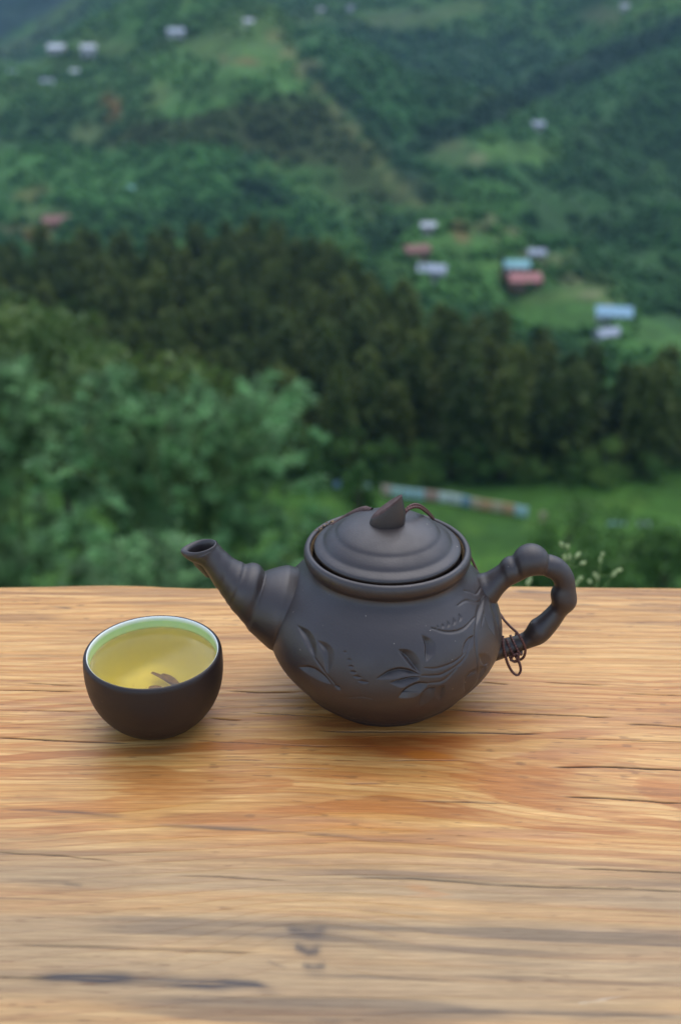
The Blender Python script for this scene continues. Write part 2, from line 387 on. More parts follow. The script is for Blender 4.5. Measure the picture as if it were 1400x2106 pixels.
M_CONIFER = mat_leaf('conifer_needles', (.050, .084, .016), (.105, .145, .026), .35, .25, .3)
M_BROAD = mat_leaf('broad_leaves', (.040, .090, .018), (.10, .17, .034), .4, .25, .3)
M_BAMBOO = mat_leaf('bamboo_leaves', (.060, .150, .045), (.30, .48, .22), 1.1, .35, .12, vc=True)
M_BUSH = mat_leaf('bush_leaves', (.050, .13, .022), (.12, .23, .045), .6, .25, .25)
M_BARK = simple('bark', (.10, .085, .06), .9, .2, 3, .4)
M_CULM = simple('bamboo_culm', (.16, .22, .08), .5, .4, 3, .3)

def conifer(seed, h=14.0, rad=3.0):
    g = np.random.default_rng(seed); V, F = [], []; off = 0
    nb = 70; C = []; D = []
    for k in range(nb):
        t = .10 + .9 * (k + g.random()) / nb; z = h * t
        R = rad * (1 - t) ** .55 * (.6 + .7 * g.random()) * (1 if t > .2 else .75) + .18
        a = k * 2.4 + g.random(); dirv = np.array([math.cos(a), math.sin(a), 0])
        m_ = int(10 + 16 * (1 - t))
        for j in range(m_):
            s = (.15 + .85 * (j + g.random()) / m_)
            p = np.array([0, 0, z]) + dirv * R * s + np.array([0, 0, .25 * s - .75 * s * s]) * R * .45 + g.normal(size=3) * .16 * R ** .5
            C.append(p); D.append(dirv * .8 + g.normal(size=3) * .55 + np.array([0, 0, -.15]))
    C = np.array(C); D = np.array(D); n = len(C)
    v, f = leaf_cards(C, D, g.uniform(.7, 1.25, n), g.uniform(.4, .7, n), seed, .15)
    crown = mesh_np('crown', v, f, M_CONIFER, False)
    P = np.array([[0, 0, -1.5], [.05, .02, h * .3], [-.04, .05, h * .65], [0, 0, h * .98]])
    v, f = tube(P, np.array([.24, .19, .11, .02]), 7); vs = [v]; fs = [f]; o_ = len(v)
    for k in range(16):
        t = .15 + .8 * k / 16; a = k * 2.4; R = rad * (1 - t) ** .55 * .7; z = h * t; dv = np.array([math.cos(a), math.sin(a), 0])
        v, f = tube(np.array([[0, 0, z], dv * R * .5 + [0, 0, z + .1 * R], dv * R + [0, 0, z - .2 * R]]), np.array([.06, .04, .01]), 4)
        vs.append(v); fs.append(f + o_); o_ += len(v)
    trunk = mesh_np('trunk', np.vstack(vs), np.vstack(fs), M_BARK)
    return crown, trunk
def broadleaf(seed, h=9.0, rad=3.4, mat=None, nclump=26, ncard=70, leaf=(.35, .6), low=.35):
    g = np.random.default_rng(seed); cl = []
    for k in range(nclump):
        th = g.uniform(0, 2 * math.pi); u = g.uniform(-.75, 1); r = (1 - abs(u) ** 2) ** .5 * g.uniform(.45, 1.0)
        cl.append((math.cos(th) * r * rad, math.sin(th) * r * rad, h * (low + (1 - low) * .5 * (1 + u)) - .3, rad * g.uniform(.22, .42)))
    C, D = [], []
    for cx, cy, cz_, cr in cl:
        d = g.normal(size=(ncard, 3)); d /= np.linalg.norm(d, axis=1)[:, None]; rr = cr * g.uniform(.4, 1.1, (ncard, 1))
        C.append(np.array([cx, cy, cz_]) + d * rr * [1, 1, .8]); D.append(d * .7 + g.normal(size=(ncard, 3)) * .6 + [0, 0, -.2])
    C = np.vstack(C); D = np.vstack(D); n = len(C)
    v, f = leaf_cards(C, D, g.uniform(leaf[0], leaf[1], n), g.uniform(leaf[0] * .5, leaf[1] * .6, n), seed, .1)
    crown = mesh_np('crown', v, f, mat, False)
    vs, fs, o_ = [], [], 0
    v, f = tube(np.array([[0, 0, -1], [.1, 0, h * .25], [0, .1, h * .55], [0, 0, h * .8]]), np.array([.2, .16, .1, .03]) * h / 9, 7); vs.append(v); fs.append(f); o_ = len(v)
    for cx, cy, cz_, cr in cl[:14]:
        z0 = cz_ * .6; v, f = tube(np.array([[0, 0, z0], [cx * .5, cy * .5, (z0 + cz_) * .52], [cx, cy, cz_]]), np.array([.07, .05, .015]) * h / 9, 5)
        vs.append(v); fs.append(f + o_); o_ += len(v)
    trunk = mesh_np('trunk', np.vstack(vs), np.vstack(fs), M_BARK)
    return crown, trunk
def place_tree(name, variants, k, loc, rz, sc, label, cat, group):
    e = empty(name, loc, rz, sc); tag(e, label, cat, group)
    c, t = variants[k]
    link('crown', c, e); link('trunk', t, e); return e

# ------------------------------------------------------------------ the dark conifer forest on the valley shelf
CON = [conifer(100 + k, 14, r) for k, r in enumerate((3.2, 3.9, 2.8, 4.3, 3.6))]
def fint(x, xs, ys): return float(np.interp(x, xs, ys))
spots = []
g = np.random.default_rng(5)
yy = 137.0
while yy < 262:
    step = 5.6 + (yy - 137) * .012
    for xx in np.arange(-64, 64, step):
        x = xx + g.uniform(-.42, .42) * step; y = yy + g.uniform(-.4, .4) * step
        px, py, D = proj(np.array([x, y, -65.])); px = float(px)
        if px < -90 or px > 1490: continue
        ymax = fint(px, [0, 450, 600, 700, 900, 1100, 1250, 1400], [236, 262, 250, 222, 182, 162, 151, 146])
        if y > ymax: continue
        if py > 1150: continue
        spots.append((x, y, px))
    yy += step
spots.sort(key=lambda s: s[1]); 
print('forest trees', len(spots))
depthw = [(142, 'frontmost row'), (150, 'second row'), (165, 'third rank'), (185, 'middle ranks'), (210, 'rear ranks'), (238, 'far ranks'), (999, 'skyline edge')]
sidew = [(90, 'at the left border'), (230, 'left of the bamboo tops'), (380, 'above the big bamboo'), (520, 'above the spout'), (640, 'left of the lid'), (760, 'straight above the lid'), (880, 'right of the knob'), (1000, 'above the tarp fence'), (1120, 'above the handle'), (1250, 'right of the handle'), (1600, 'at the right border')]
for i, (x, y, px) in enumerate(spots[:298]):
    lb = 'dark conifer, forest ' + next(l for d, l in depthw if y < d) + ', ' + next(l for d, l in sidew if px < d)
    hh = g.uniform(.78, 1.12)
    if y > 232 and g.random() < .3: hh *= 1.15
    place_tree('conifer_tree', CON, i % 5, (x, y, float(H(x, y))), g.uniform(0, 6.28), hh, lb, 'tree', 'dark conifers of the forest')
BRO = [broadleaf(200 + k, 9, 3.3, M_BROAD) for k in range(3)]
SHR = [broadleaf(220 + k, 4.5, 2.4, M_BUSH, 16, 60, (.3, .5), .1) for k in range(3)]
# lighter broadleaf trees left of the forest front
for i, (px, py, Y, sc, lb) in enumerate([
    (30, 640, 112, 1.35, 'yellow-green leafy tree at the left border, in front of the dark forest'),
    (95, 655, 104, 1.05, 'yellow-green leafy tree second from the left border, below the forest'),
    (215, 700, 92, 1.15, 'grey-green rounded tree just above the big bamboo clump'),
    (330, 735, 96, .8, 'small grey-green tree between the bamboo tops and the forest'),
    (-50, 600, 120, 1.5, 'tall leafy tree cut by the left border of the picture')]):
    p = atY(px, py, Y); gz = float(H(p[0], p[1])); s_ = max(.6, (p[2] - gz) / 9.0)
    place_tree('broadleaf_tree', BRO, i % 3, (p[0], p[1], gz), i * 1.3, s_, lb, 'tree', 'broadleaf trees left of the forest')
# bright shrubs along the forest foot
for i, (px, py, s_, lb) in enumerate([
    (872, 955, 1.15, 'bright green shrub at the forest foot, above the teapot lid'), (925, 965, .95, 'bright green shrub at the forest foot, second right of the one above the lid'),
    (975, 950, 1.25, 'yellow-green shrub at the forest foot above the coloured tarp fence'), (1030, 958, 1.1, 'yellow-green shrub between the tarp fence and the forest'),
    (1085, 968, .9, 'small green shrub at the forest foot above the teapot handle'), (1170, 968, 1.0, 'green shrub at the forest foot right of the teapot handle'),
    (1240, 960, 1.3, 'bright green shrub at the forest foot near the right border'), (1330, 972, .9, 'low shrub below the pale trunks at the right border'),
    (800, 950, 1.2, 'green shrub at the forest foot straight above the lid knob'), (730, 945, 1.5, 'leafy shrub at the forest foot right of the bamboo'),
    (660, 930, 1.6, 'leafy shrub at the forest foot half hidden by the bamboo')]):
    Y = 133.0; p = atY(px, py, Y); gz = float(H(p[0], Y))
    place_tree('shrub', SHR, i % 3, (p[0], Y, gz), i * .9, s_, lb, 'shrub', 'shrubs along the forest foot')
# bushes on the slope below, lower right, and a small one left of the pot lid
for i, (px, py, Y, wpx, lb) in enumerate([
    (1175, 1000, 62, 190, 'feathery bush on the slope behind the teapot handle'), (1290, 1040, 58, 170, 'feathery bush beside the one behind the handle'),
    (1380, 1090, 55, 120, 'low bush at the right border above the table edge'), (1110, 1080, 50, 120, 'small dark bush between the lid and the handle'),
    (742, 950, 64, 95, 'small rounded tree left of the teapot lid'), (650, 1090, 50, 130, 'green bush behind the teapot spout'),
    (560, 1120, 44, 110, 'dark bush just above the spout rings'), (1230, 1130, 48, 150, 'low bush behind the weed stalks')]):
    p = atY(px, py, Y); gz = float(H(p[0], Y)); hgt = p[2] - gz
    rad = wpx / FPX * Y * 1.1 * .5
    c, t = broadleaf(300 + i, hgt, rad, M_BUSH, 22, 90, (.22, .42), .15)
    e = empty('bush', (p[0], Y, gz)); tag(e, lb, 'bush', 'bushes on the slope below the terrace')
    link('crown', c, e); link('trunk', t, e)

# ------------------------------------------------------------------ bamboo clumps on the slope
def bamboo(base, tips, seed, label):
    g = np.random.default_rng(seed); e = empty('bamboo_clump', base); tag(e, label, 'bamboo', 'bamboo clumps below the terrace')
    base = np.array(base); C, D, Ls, Kc = [], [], [], []
    for q in range(len(tips)):
        tip = np.array(tips[q]) - base; b0 = np.array([g.normal() * .5, g.normal() * .5, -1.0])
        mid = b0 * .4 + tip * np.array([.45, .45, .75]) + g.normal(size=3) * .2
        top = mid + (tip - mid) * .55 + np.array([0, 0, .30])
        P = catmull(np.array([b0, mid, top, tip]), 7)
        v, f = tube(P, np.linspace(.045, .006, len(P)), 6)
        link('culm', mesh_np('culm', v, f, M_CULM), e)
        # a feathery plume of leaves round the outer part of the culm, and side sprays
        lean = P[-1] - P[-6]; lean /= np.linalg.norm(lean)
        for w_ in range(9):
            t0 = .30 + .68 * (w_ / 8.0); c0 = P[int(t0 * (len(P) - 1))]
            a = g.uniform(0, 6.28); ln = g.uniform(.55, 1.15) * (1.15 - .45 * t0)
            dv = np.array([math.cos(a) * .75, math.sin(a) * .75, g.uniform(.15, .95)]) + lean * .45 if w_ < 8 else lean
            dv = dv / np.linalg.norm(dv); m_ = 34
            s_ = ((np.arange(m_) + g.random(m_)) / m_) ** .6
            q_ = c0[None] + dv[None] * ln * s_[:, None] + np.array([0, 0, -.30])[None] * (s_ ** 2)[:, None] * ln + g.normal(size=(m_, 3)) * (.02 + .07 * s_)[:, None]
            C += list(q_); D += list(dv[None] * .9 + g.normal(size=(m_, 3)) * .42 + np.array([0, 0, -.55])[None] * s_[:, None]); Ls += list(g.uniform(.16, .32, m_))
            f_ = .46 + 1.5 * g.random() ** 1.6; Kc += [f_] * m_
    C = np.array(C); D = np.array(D); Ls = np.array(Ls)
    v, f = leaf_cards(C, D, Ls, Ls * .26, seed, .15)
    kc = np.repeat(np.array(Kc), 4)[:, None] * np.ones(3); o = link('foliage', mesh_np('foliage', v, f, M_BAMBOO, False, kc), e); o['kind'] = 'stuff'
    print('bamboo leaves', len(C))
g = np.random.default_rng(77)
def tips_in(poly_x, top_y, Y, n, depth=2.2):
    out = []
    for i in range(n):
        px = np.interp((i + g.random()) / n, [0, 1], [poly_x[0], poly_x[-1]]); ty = np.interp(px, poly_x, top_y)
        py = ty + g.uniform(30, 430) if i % 3 else ty + g.uniform(-14, 12)
        py = min(py, 1230); yy = Y + g.uniform(-depth, depth) ; out.append(atY(px, py, yy))
    return out
B1x = [110, 150, 200, 270, 325, 350, 410, 465, 490, 525, 560, 600, 625, 650]; B1y = [960, 900, 815, 775, 880, 870, 790, 900, 850, 780, 850, 785, 860, 960]
b = atY(390, 1200, 27); bamboo((b[0], 27, float(H(b[0], 27))), tips_in(B1x, B1y, 27, 84), 31, 'large feathery bamboo clump filling the lower left behind the spout')
B2x = [-90, -30, 20, 60, 100, 125]; B2y = [790, 770, 765, 790, 840, 900]
b = atY(0, 1200, 30); bamboo((b[0], 30, float(H(b[0], 30))), tips_in(B2x, B2y, 30, 40), 32, 'feathery bamboo clump cut by the left border')
b = atY(300, 1330, 19); bamboo((b[0], 19, float(H(b[0], 19))), tips_in([180, 240, 330, 420], [1180, 1125, 1130, 1180], 19, 12, 1.0), 33, 'low bamboo tuft just above the table edge behind the cup')

# ------------------------------------------------------------------ woods scattered over the far hills (one mass)
def blob_unit():
    bm = bmesh.new(); bmesh.ops.create_icosphere(bm, subdivisions=1, radius=1)
    v = np.array([x.co[:] for x in bm.verts]); f = np.array([[q.index for q in p.verts] for p in bm.faces]); bm.free()
    return v, f
bv, bf = blob_unit()
g = np.random.default_rng(9)
n = 30000
rr = g.uniform(285 ** .5, 1500 ** .5, n) ** 2; aa = np.radians(g.uniform(-21, 21, n)); x = rr * np.sin(aa); y = rr * np.cos(aa)
dens = fbm(x / 55, y / 55, 4, 41) * .6 + fbm(x / 14, y / 14, 3, 51) * .4
z = H(x, y); px, py, D = proj(np.stack([x, y, z], -1))
keep = dens < .50 + .16 * g.random(n)
for qx, qy, rx, ry, cc in [q for q in PATCHES if q[4][0] > .07 and q[2] < 120 and q[2] > 27]: keep &= (np.hypot((px - qx) / rx, (py - qy) / ry) > 1.0)
keep &= ~((np.interp(px, [540, 560, 700, 850], [60, 75, 230, 410]) - py < 16) & (np.interp(px, [540, 560, 700, 850], [60, 75, 230, 410]) - py > -16) & (px > 545) & (px < 860) & (g.random(n) < .8))
x, y, z, rr = x[keep], y[keep], z[keep], rr[keep]; n = len(x); print('hill trees', n)
s = g.uniform(.8, 2.0, n) * (.8 + rr / 1300)
V = bv[None] * s[:, None, None] * g.uniform(.75, 1.25, (n, len(bv), 1)) * np.array([1, 1, 1.15]) + np.stack([x, y, z + s * .7], -1)[:, None]
Fq = (bf[None] + (np.arange(n) * len(bv))[:, None, None]).reshape(-1, 3)
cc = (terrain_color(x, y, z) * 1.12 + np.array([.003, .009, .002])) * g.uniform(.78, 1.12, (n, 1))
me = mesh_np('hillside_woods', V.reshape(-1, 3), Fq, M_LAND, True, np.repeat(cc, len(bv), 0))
tag(link('hillside_woods', me), kind='stuff')

# ------------------------------------------------------------------ houses on the hills
M_WHITEW = simple('white_wall', (.46, .46, .44), .8, .3, 2, .1); M_GREYW = simple('grey_wall', (.35, .36, .36), .8, .3, 2, .15)
M_WOODW = simple('timber_wall', (.20, .12, .07), .8, .3, 2, .3); M_DARKW = simple('window_glass', (.03, .035, .04), .2, .5)
ROOF = {k: simple('roof_' + k, v, .6, .4, 1.5, .15) for k, v in dict(white=(.48, .50, .52), grey=(.30, .34, .40), blue=(.22, .38, .48), teal=(.20, .42, .44), red=(.36, .12, .09), rust=(.20, .085, .065), pink=(.36, .13, .12)).items()}
HCACHE = {}
def house(px, py, Y, w, roof, wall, label, rz=0.0, storeys=1):
    d = ray(px, py); ts = np.linspace(Y * .7, Y * 1.5, 1200) / d[1]; P = CAM + d[None] * ts[:, None]
    hz = H(P[:, 0], P[:, 1]); below = np.where(P[:, 2] < hz + 1.2)[0]; i = below[0] if len(below) else 400
    p = P[i]; gz = float(H(p[0], p[1])) - .6
    w = w * (1.05 if Y < 450 else .85); hh = 2.7 * storeys + .8; dp = w * .62; key = (w, roof, wall, storeys)
    e = empty('house', (p[0], p[1], gz), rz); tag(e, label, 'house', 'houses scattered over the hills')
    wm = {'white': M_WHITEW, 'grey': M_GREYW, 'wood': M_WOODW}[wall]
    if key not in HCACHE:
        wl = box_mesh('wall', -w / 2, w / 2, -dp / 2, dp / 2, 0, hh, wm)
        bm = bmesh.new(); ov = .5; t = .18; rh = w * .2
        for sgn in (-1, 1):
            q = [(-w / 2 - ov, 0, hh + rh), (w / 2 + ov, 0, hh + rh), (w / 2 + ov, sgn * (dp / 2 + ov), hh - .15), (-w / 2 - ov, sgn * (dp / 2 + ov), hh - .15)]
            lo = [bm.verts.new(v) for v in q]; hi = [bm.verts.new((v[0], v[1], v[2] + t)) for v in q]
            bm.faces.new(lo[::-1]); bm.faces.new(hi)
            for k in range(4): bm.faces.new((lo[k], lo[(k + 1) % 4], hi[(k + 1) % 4], hi[k]))
        for sx in (-1, 1):   # gable triangles
            a = [bm.verts.new((sx * w / 2, -dp / 2, hh)), bm.verts.new((sx * w / 2, dp / 2, hh)), bm.verts.new((sx * w / 2, 0, hh + rh))]; bm.faces.new(a)
        bmesh.ops.recalc_face_normals(bm, faces=bm.faces); rf = bpy.data.meshes.new('roof'); bm.to_mesh(rf); bm.free(); rf.materials.append(ROOF[roof])
        dr = box_mesh('door', -.5, .5, -dp / 2 - .06, -dp / 2 + .04, .1 + .6, 2.7, M_WOODW)
        wi = box_mesh('window', -.55, .55, -dp / 2 - .05, -dp / 2 + .04, 0, 1.2, M_DARKW)
        HCACHE[key] = (wl, rf, dr, wi)
    wl, rf, dr, wi = HCACHE[key]
    link('wall', wl, e); link('roof', rf, e); link('door', dr, e)
    for st in range(storeys):
        for xo in (-.32, .32):
            o = link('window', wi, e); o.location = (xo * w, 0, 1.5 + 2.7 * st)
for a in [
    (183, 113, 760, 11, 'white', 'white', 'brightest white house on the upper left slope', .3, 2), (118, 104, 780, 13, 'white', 'white', 'long whitish house left of the bright white one', -.1),
    (92, 106, 790, 8, 'grey', 'white', 'small grey-roofed house at the left end of the hill hamlet'), (362, 72, 800, 11, 'grey', 'white', 'pale grey-roofed house right of the upper left hamlet', .2),
    (512, 50, 820, 6, 'white', 'white', 'tiny white house above the central grassy crest'), (660, 24, 900, 6, 'white', 'white', 'tiny pale house near the top, left one of a pair'),
    (720, 20, 900, 6, 'grey', 'white', 'tiny pale house near the top, right one of a pair'), (16, 88, 800, 7, 'grey', 'white', 'small pale house at the upper left border'),
    (155, 152, 740, 6, 'white', 'white', 'tiny white house below the bright white one'), (880, 474, 390, 4.0, 'white', 'white', 'small round-looking white house on top of the village knoll'),
    (855, 525, 370, 7, 'rust', 'wood', 'rust-roofed house at the left side of the village knoll', .3), (888, 566, 350, 7.5, 'grey', 'white', 'bluish grey-roofed house at the foot of the village knoll', -.2),
    (1060, 556, 380, 7.5, 'teal', 'white', 'teal-roofed house in the middle of the village knoll'), (1076, 585, 370, 9.5, 'pink', 'wood', 'pinkish red-roofed house in front of the teal-roofed one', .1),
    (1105, 262, 860, 8, 'grey', 'white', 'lone pale house on the far slope above the right clearing'), (1260, 655, 345, 9.5, 'blue', 'white', 'light blue-roofed house at the right end of the village', -.15),
    (1246, 697, 320, 6.5, 'grey', 'grey', 'grey-roofed house below the light blue one', .4), (120, 463, 520, 13, 'rust', 'wood', 'brownish red-roofed house above the left end of the forest', .1),
    (267, 395, 560, 4.5, 'teal', 'white', 'tiny teal-roofed hut on the left middle slope'), (1285, 18, 950, 8, 'white', 'white', 'small pale house near the upper right corner'),
    (1102, 530, 385, 5, 'grey', 'grey', 'small greyish hut on the crest of the village knoll')]:
    house(*a)

# ------------------------------------------------------------------ coloured tarp fence on the valley field
TC = dict(pink=(.85, .60, .52), white=(.90, .92, .90), teal=(.68, .86, .82), light_blue=(.62, .82, .88), red=(.72, .42, .36), blue=(.34, .50, .70), orange=(.86, .48, .28), tan=(.84, .62, .44))
TM = {k: simple('tarp_' + k, v, .55, .4, 3, .12, .2) for k, v in TC.items()}
M_POST = simple('post_wood', (.14, .11, .08), .9, .2, 8, .3)
fe = None
segs = [(785, 1010, 'pink'), (803, 1014, 'teal'), (826, 1017, 'light_blue'), (850, 1020, 'light_blue'), (872, 1022, 'red'), (900, 1025, 'white'), (926, 1029, 'white'), (949, 1033, 'blue'),
        (966, 1037, 'tan'), (985, 1041, 'orange'), (1010, 1045, 'tan'), (1032, 1048, 'orange'), (1056, 1053, 'light_blue'), (1084, 1058, None)]
def on_land(px, py, Y0=60, Y1=200):
    d = ray(px, py); ts = np.linspace(Y0, Y1, 3000) / d[1]; P = CAM + d[None] * ts[:, None]
    hz = H(P[:, 0], P[:, 1]); i = np.where(P[:, 2] < hz)[0]; i = i[0] if len(i) else -1; p = P[i].copy(); p[2] = hz[i]; return p
pts = [on_land(a, b + 10) for a, b, c in segs]
fe = empty('tarp_fence', pts[0]); tag(fe, 'long low fence hung with coloured tarps across the valley field', 'fence')
b0 = np.array(fe.location)
def cloth_panel(p, q, h, mat, name='tarp', parent=None, base=None):
    n = 14; t = np.linspace(0, 1, n); V = []
    d = (q - p); nrm = np.array([-d[1], d[0], 0]); nrm /= np.linalg.norm(nrm) + 1e-9
    for j in range(5):
        for tt in t:
            w = .07 * math.sin(tt * 21 + p[0]) * (1 - j / 5 * .6)
            V.append(p + d * tt + nrm * w + np.array([0, 0, .12 + h * j / 4 - .06 * math.sin(math.pi * tt) * (j == 4)]) - base)
    me = mesh_np(name, np.array(V), grid_faces(n, 5), mat); o = link(name, me, parent)
    sm = o.modifiers.new('t', 'SOLIDIFY'); sm.thickness = .01; return o
for (a, b_, c), p, q in zip(segs[:-1], pts[:-1], pts[1:]): cloth_panel(p + (q - p) * .02, p + (q - p) * .98, 1.5, TM[c], 'tarp', fe, b0)
for p in pts:
    v, f = tube(np.array([p - b0 - [0, 0, .3], p - b0 + [0, 0, 1.2]]), .05, 6); link('post', mesh_np('post', v, f, M_POST), fe)
for (px, py, w, h, c, lb) in [(693, 1005, .9, .9, 'blue', 'small blue tarp on the field left of the teapot lid'), (752, 1007, 1.1, .7, 'light_blue', 'small pale blue tarp left of the coloured fence'),
                              (1115, 1075, .8, 1.3, 'tan', 'tan cloth hung on poles right of the coloured fence'), (1192, 1082, .9, 1.4, 'white', 'whitish cloth hung on poles above the teapot handle'),
                              (1265, 1082, 2.2, .5, 'light_blue', 'pale blue strip of tarp left of the right border strip'), (1325, 1084, 1.7, .55, 'white', 'pale strip of tarp near the right border')]:
    p = on_land(px, py); e = empty('tarp_screen', p); tag(e, lb, 'tarp', 'loose tarps on the valley field')
    cloth_panel(np.array([-w / 2, 0, 0]), np.array([w / 2, .05, 0]), h, TM[c], 'tarp', e, np.zeros(3))
    for sx in (-1, 1):
        v, f = tube(np.array([[sx * w / 2, 0, -.3], [sx * w / 2, 0, h + .3]]), .04, 6); link('pole', mesh_np('pole', v, f, M_POST), e)

# ================================================================== TERRACE AND TABLE
M_CONC = simple('concrete', (.32, .31, .29), .85, .3, 6, .2)
tag(link('terrace_floor', box_mesh('terrace_floor', -3, 3, -2.6, .98, -.92, -.76, M_CONC)), kind='structure')

# table top: grain computed from a simulated log, cracks cut into the mesh
def edge_y(x):
    px = 700 + x / .653 * FPX * .9
    return .5655 + .0016 * np.sin(x * 9 + 1.2) + .0022 * np.exp(-((x + .135) / .04) ** 2) - .0024 * np.exp(-((x + .075) / .025) ** 2) + .004 * (fbm(x * 6, x * 0, 3, 5) - .5)
def xs_nonuni():
    core = np.arange(-.235, .2351, .0014); side = []
    x = .235; st = .0014
    while x < 1.35: st = min(st * 1.06, .02); x += st; side.append(x)
    side = np.array(side); return np.concatenate([-side[::-1], core, side])
XS = xs_nonuni()
vs_ = np.concatenate([np.linspace(0, .36, 120, endpoint=False), np.linspace(.36, 1, 1020)])   # fraction of the depth .02 -> edge
X, Tt = np.meshgrid(XS, vs_); EY = edge_y(X); Yg = .05 + (EY - .05) * Tt
def wood(X, Y):
    sl = .030
    yr = Y + sl * X + .075 * (X + .03) * np.exp(-((Y - .385) / .032) ** 2) * sstep(-.05, .10, X)                                             # the grain runs slightly down to the right
    yr = yr + .012 * (fbm(X * 3.6, yr * 5, 2, 209) - .5)
    yr = yr + .0034 * (fbm(X * 8, yr * 12, 3, 201) - .5) + .0003 * (fbm(X * 70, yr * 90, 2, 205) - .5)
    wob = .012 * (fbm(X * 4.5, yr * 9, 3, 101) - .5) + .0035 * (fbm(X * 22, yr * 60, 3, 105) - .5)
    y0 = .385 + .02 * np.sin(X * 5 + .5)
    d = .050 + .030 * (fbm(X * 3.2 + 5, yr * 2.5, 3, 111) - .5) + .006 * np.sin(X * 11 + 2)
    u = yr - y0 + wob
    r = np.sqrt(u * u + d * d)
    # knot near the front: rings bend round it
    kx, ky = KN[0], KN[1]; kd = np.hypot((X - kx) / 1.9, (Y - ky)); 
    r = r + .010 * np.exp(-(kd / .016) ** 2) + .006 * np.exp(-(kd / .03) ** 2)
    ph = r / .0052 + .6 * fbm(X * 6, yr * 30, 2, 117)
    w = ph - np.floor(ph); yrn = _rnd[(np.floor(ph).astype(int) * 37) & 4095]
    late = sstep(.35, .92, w) * (1 - sstep(.94, 1.0, w))
    return yr, r, ph, late, yrn, kd, w
KN = atZ(640, 1925, 0)
yr, r, ph, late, yrn, kd, w_r = wood(X, Yg)
fib = fbm(X * 13, yr * 420, 4, 121, .62); fib2 = fbm(X * 110, yr * 2400, 2, 125); big = fbm(X * 7, yr * 22, 4, 131); str_ = fbm(X * 5.5, yr * 190, 4, 135); med = fbm(X * 26, yr * 130, 4, 139, .6)
def C3(*c): return np.array(c, float)
pale = C3(.56, .290, .082); straw = C3(.67, .385, .130); orange = C3(.45, .145, .022); brown = C3(.24, .105, .036); grey = C3(.32, .225, .120); dkgrey = C3(.050, .038, .034)
col = pale + (straw - pale) * sstep(.35, .7, fib)[..., None]
tang = np.exp(-((yr - .400) / .055) ** 2)                       # flat-sawn zone with broad orange flames
w_r = w_r + .30 * (fbm(X * 45, yr * 330, 3, 241) - .5)
late2 = sstep(.38, .50, w_r) * (1 - sstep(.93, 1.0, w_r)); late_c = late + (late2 - late) * tang
lw = 1.2 * late_c * (.40 + .60 * yrn) * (.55 + .45 * sstep(.3, .6, med))
lw = np.clip(lw * (.62 + .40 * tang), 0, 1)
lc = orange * (1 - .35 * (yrn[..., None])) + brown * .35 * yrn[..., None]
col = col * (1 - .82 * lw[..., None]) + lc * .82 * lw[..., None]
st = sstep(.46, .66, big * .7 + .3 * med) * np.exp(-((yr - .405) / .075) ** 2)
col = col * (1 - .48 * st[..., None]) + orange * 1.0 * .48 * st[..., None]
l2 = yr * 255 + 4.2 * fbm(X * 7, yr * 11, 3, 251) + .4 * fbm(X * 20, yr * 60, 2, 255); l2 = l2 - np.floor(l2); l2 = sstep(.55, .9, l2) * (1 - sstep(.93, 1, l2)) * sstep(.35, .6, fbm(X * 6, yr * 30, 3, 259)) * .55
col = col * (1 - l2[..., None]) + (orange * .75 + brown * .25) * l2[..., None]
dk = sstep(.58, .70, str_) * (.25 + .5 * sstep(.47, .6, med))
col = col * (1 - .55 * dk[..., None]) + brown * .55 * dk[..., None]
far = sstep(.49, .53, Yg) * sstep(.55, .7, fbm(X * 10, yr * 200, 2, 141))
col = col * (1 - .5 * far[..., None]) + brown * .5 * far[..., None]
# grey weathering of the front part
wt = sstep(.365, .325, yr + .03 * (fbm(X * 4, yr * 12, 3, 145) - .5))
wg = wt * (.44 + .34 * sstep(.35, .65, fbm(X * 4, yr * 75, 3, 149)))
col = col * (1 - wg[..., None]) + grey * wg[..., None]
dg = wt * sstep(.60, .72, fbm(X * 5, yr * 110, 3, 153)) * .5
col = col * (1 - dg[..., None]) + dkgrey * dg[..., None]
col = col * (.90 + .20 * fib2[..., None]) * (.93 + .14 * fbm(X * 30, yr * 30, 2, 157)[..., None])
# stains: wet resin-orange patches round the pot, pale drops
PXx, PYy, _ = proj(np.stack([X, Yg, X * 0], -1))
jx = 190 * (fbm(X * 22, yr * 260, 3, 161) - .5); jy = 26 * (fbm(X * 14, yr * 60, 3, 165) - .5)
for qx, qy, rx, ry, c_, a_ in [(840, 1530, 150, 34, (.36, .085, .014), .85), (690, 1480, 90, 16, (.27, .075, .02), .7), (880, 1555, 60, 14, (.50, .15, .015), .75), (960, 1475, 110, 22, (.36, .11, .025), .6),
                               (740, 1600, 80, 14, (.55, .20, .05), .5), (1190, 1500, 110, 26, (.46, .20, .07), .5), (1150, 1550, 90, 18, (.44, .20, .08), .5), (500, 1575, 70, 12, (.46, .20, .08), .5),
                               (340, 1535, 50, 12, (.38, .17, .06), .5), (860, 1830, 36, 20, (.46, .21, .07), .45), (1330, 1480, 70, 20, (.45, .22, .08), .45), (1240, 2055, 14, 12, (.62, .52, .38), .5),
                               (60, 1460, 60, 16, (.46, .22, .09), .45), (180, 1440, 70, 12, (.47, .22, .09), .4), (900, 1385, 60, 10, (.45, .2, .08), .2), (560, 1690, 240, 10, (.42, .17, .07), .45), (1000, 1720, 260, 12, (.38, .18, .09), .4)]:
    e_ = np.hypot((PXx + jx - qx) / rx, (PYy + jy - qy) / ry); w_ = (1 - sstep(.55, 1.1, e_)) * a_ * (.55 + .45 * sstep(.3, .6, med))
    col = col * (1 - w_[..., None]) + C3(*c_) * w_[..., None]
Z = -.00022 * late * (1 - .5 * tang) + .00010 * (fib - .5) + .0012 * (fbm(X * 5, Yg * 9, 2, 171) - .5)
